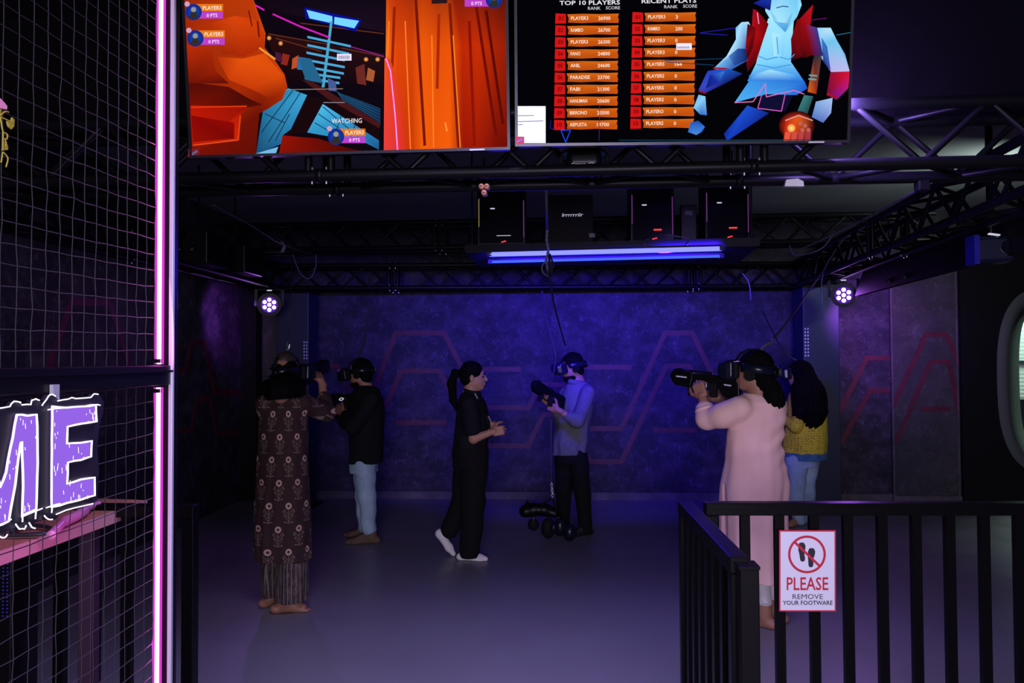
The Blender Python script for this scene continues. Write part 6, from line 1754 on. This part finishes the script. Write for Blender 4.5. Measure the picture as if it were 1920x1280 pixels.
    for q, r_ in (((1436, 716, -0.02), 0.052), ((1447, 730, -0.03), 0.055), ((1452, 746, -0.04), 0.050), ((1450, 760, -0.04), 0.038), ((1460, 752, -0.03), 0.036), ((1441, 750, -0.05), 0.034)): ha.ell(j(*q), (r_, r_, r_), k=0.03)
    ha.cutball(C + f2 * 0.14 - u * 0.04, (0.10, 0.11, 0.13), R)
    ha.disp = lambda P: 0.006 * np.sin(P[..., 0] * 150 + 6 * np.sin(P[..., 2] * 40)) * np.sin(P[..., 2] * 130 + 5 * np.sin(P[..., 1] * 60)) * np.clip((1.62 - P[..., 2]) * 12, 0.25, 1)
    soft_obj('hair', ha, 0.005, M['hair'], root)
    headset(C, f, 'large glossy headset worn by the woman in the pink tunic', 1.06, shine='visor')
    blaster(j(1262, 704, 0.30), j(1391, 716, 0.06), V((0.05, 0, 1)), 'big game gun aimed left by the woman in the pink tunic', V((0, -1, 0)), 1.05)
    cable('headset_cable', 'dark cable from the pink tunic woman\'s headset up to the right truss', [j(1425, 657, 0.0), j(1432, 650, 0.1), at_y(1454, 630, 5.0), at_y(1490, 585, 5.6), at_y(1516, 545, 6.2), at_y(1545, 505, 6.8)], 0.007)
    MB().tube(spline([j(1426, 657, 0.0), j(1436, 646, 0.03), j(1446, 642, 0.06), j(1448, 634, 0.10)], 5), [0.006, 0.011] * 7 + [0.006, 0.006], 8).build('carabiner', M['steel'], None, smooth=True, label='bright metal clip on top of the pink tunic woman\'s headset', cat='clip')
woman_pink()

# --- woman in the mustard knit top --------------------------------------------------------------------
def woman_mustard():
    root, g, j = person(1502, 982, 'woman with long dark hair in mustard knit top and blue jeans')
    s_ = 1 / 196.0
    C = j(1498, 702, 0.0); f = V((-0.96, 0.25, -0.05))
    so = Soft(); add_head(so, C, f, 1.0); so.slim = 0.76
    so.cone(j(1506, 735), 0.055, j(1512, 775), 0.11, 0.04); so.cone(j(1512, 775), 0.11, j(1506, 855), 0.13, 0.05)
    nS, fS = j(1516, 752, -0.14), j(1505, 750, 0.15); nE, nW = j(1492, 798, -0.16), j(1460, 780, -0.02); fE, fW = j(1480, 790, 0.18), j(1452, 770, 0.08)
    so.chain([nS, nE, nW], [0.05, 0.04, 0.026]); so.chain([fS, fE, fW], [0.05, 0.04, 0.026])
    legs = ((j(1494, 862, -0.07), j(1491, 925, -0.09), j(1498, 972, -0.05)), (j(1514, 862, 0.07), j(1511, 918, 0.05), j(1517, 968, 0.08)))
    for l_ in legs: so.chain(list(l_), [0.095, 0.062, 0.042], 0.03)
    for i, l_ in enumerate(legs): add_foot(so, V((l_[2].x, l_[2].y, 0.09)), (-0.8, 0.4 if i else -0.45), 0.23)
    hands = [(add_hand(nW, V((-1, 0.1, 0.2)), V((0, 0.9, 0.3)), -1, 0.8), 0.004), (add_hand(fW, V((-1, 0, 0.2)), V((0, -0.9, 0.2)), -1, 0.8), 0.004)]
    soft_obj('body', so, 0.007, M['skin'], root, extra=hands)
    to = Soft()
    to.loft([(j(1506, 728), 14 * s_, 0.07), (j(1508, 738), 28 * s_, 0.14), (j(1511, 755), 34 * s_, 0.18), (j(1511, 795), 37 * s_, 0.19), (j(1508, 825), 40 * s_, 0.20), (j(1506, 848), 42 * s_, 0.20)], folds=(7, 0, 0.03), twist=4, k=0.01)
    to.chain([nS, nE, nE.lerp(nW, 0.7)], [0.068, 0.060, 0.045], 0.03); to.chain([fS, fE, fE.lerp(fW, 0.7)], [0.068, 0.060, 0.045], 0.03)
    to.disp = wrinkle(0.004, 16, 16); soft_obj('knit_top', to, 0.0075, M['knit'], root)
    he = Soft(); he.loft([(j(1506, 846), 42.5 * s_, 0.203), (j(1505, 860), 42 * s_, 0.20)], folds=(9, 0.02, 0.03)); soft_obj('blue_hem', he, 0.006, M['bluehem'], root)
    je = Soft(); je.loft([(j(1503, 852), 29 * s_, 0.17), (j(1503, 872), 29 * s_, 0.17)], k=0.03)
    for l_ in legs: je.chain([l_[0], l_[1], l_[2] + V((0, 0, 0.0))], [0.112, 0.080, 0.064], 0.02)
    je.disp = wrinkle(0.005, 18, 30); soft_obj('jeans', je, 0.0065, M['denim'], root)
    ha = Soft(); r, f2, u = frame(f); R = RM(r, f2, u)
    ha.ell(C - f2 * 0.022 + u * 0.040, (0.090, 0.104, 0.098), R, 0.02)
    ha.chain([j(1508, 706, -0.05), j(1520, 738, -0.09), j(1522, 770, -0.10), j(1520, 788, -0.12)], [0.10, 0.125, 0.13, 0.10], 0.04)
    ha.chain([j(1502, 730, -0.13), j(1504, 775, -0.16)], [0.09, 0.085], 0.04); ha.ell(j(1530, 755, -0.02), (0.10, 0.10, 0.16), k=0.04)
    ha.cutball(C + f2 * 0.15 - u * 0.04, (0.11, 0.11, 0.14), R)
    ha.disp = lambda P: 0.010 * np.sin(P[..., 0] * 110 + 6 * np.sin(P[..., 2] * 36)) * np.sin(P[..., 2] * 90 + 5 * np.sin(P[..., 1] * 50))
    soft_obj('hair', ha, 0.006, M['hair'], root)
    headset(C, f, 'headset worn by the woman in the mustard top', 1.0, shine='visor')
    blaster(j(1392, 772, 0.02), j(1468, 768, 0.0), ZU, 'game gun half hidden behind the woman in pink', V((0, -1, 0)), 1.0, logo=False)
    cable('headset_cable', 'dark cable crossing down to the mustard top woman\'s headset', [at_y(1428, 580, 7.0), at_y(1453, 630, g.y - 0.1), j(1472, 662, 0.0), C + u * 0.13], 0.008)
woman_mustard()

# ------------------------------------------------------------------ headset gear hanging to the floor beside the man in grey
def hanging_gear():
    g0 = at_z(1030, 1010, 0); yb = g0.y
    j = lambda x, y, d=0: at_y(x, y, yb + d)
    cable('hanging_strap', 'dark vertical strap carrying the gear beside the man in grey', [at_y(1033, 780, yb + 0.02), j(1033, 850), j(1034, 905)], 0.007)
    ch = empty('hanging_chain', j(1036, 934), 'short bright chain above the hanging headset gear', 'chain')
    for i in range(7):
        c = j(1034.2 + i * 0.35, 905 + i * 4.6)
        a = V((1, 0, 0)) if i % 2 else V((0.3, 1, 0)).normalized()
        MB().tube(arc(c, a, ZU, 0.010, 0.016, 0, 2 * math.pi * 0.98, 12), 0.0035, 6).build('link', M['steel'], ch, smooth=True)
    r = empty('haptic_rig', (g0.x, yb, 0), 'dark headset rig with straps and round pads resting on the floor', 'headset rig')
    so = Soft(); so.chain([j(986, 958), j(1000, 955), j(1020, 955), j(1040, 962)], [0.060, 0.058, 0.055, 0.05], 0.02); so.cone(j(989, 950), 0.03, j(989, 938), 0.008, 0.015)
    so.cut(j(1000, 968.5), (0.0, 0, -1)); soft_obj('shell', so, 0.006, M['plastic'], r)
    MB().tube(spline([j(1036, 934), j(1022, 941, -0.02), j(1010, 949, -0.02)], 4), 0.016, 8, flat=(1, 0.5)).build('strap', M['rubber'], r, smooth=True)
    MB().tube(spline([j(1036, 934), j(1041, 950, -0.02), j(1047, 968, -0.02)], 4), 0.016, 8, flat=(1, 0.5)).build('strap', M['rubber'], r, smooth=True)
    def pad(x, y, rx, ry, d, ma, name='pad'):
        so = Soft(); c = j(x, y, d); so.ell(c, (rx, rx * 0.8, ry)); so.cut((0, 0, 0.003), (0, 0, -1)); return soft_obj(name, so, 0.006, M[ma], r)
    pad(1000, 983, 0.050, 0.055, 0.02, 'rubber', 'wheel'); pad(1028, 990, 0.062, 0.092, 0.0, 'rubber', 'wheel')
    pad(1050, 988, 0.055, 0.080, -0.06, 'visor'); pad(1068, 998, 0.062, 0.075, -0.10, 'visor'); pad(1038, 990, 0.030, 0.05, -0.07, 'visor')
    MB().tube([j(1000, 975), j(1001, 966)], 0.012, 8).build('caster_stem', M['greyplastic'], r)
    MB().tube([j(1046, 968), j(1050, 980, -0.05)], 0.012, 8).build('hinge', M['steel'], r)
hanging_gear()
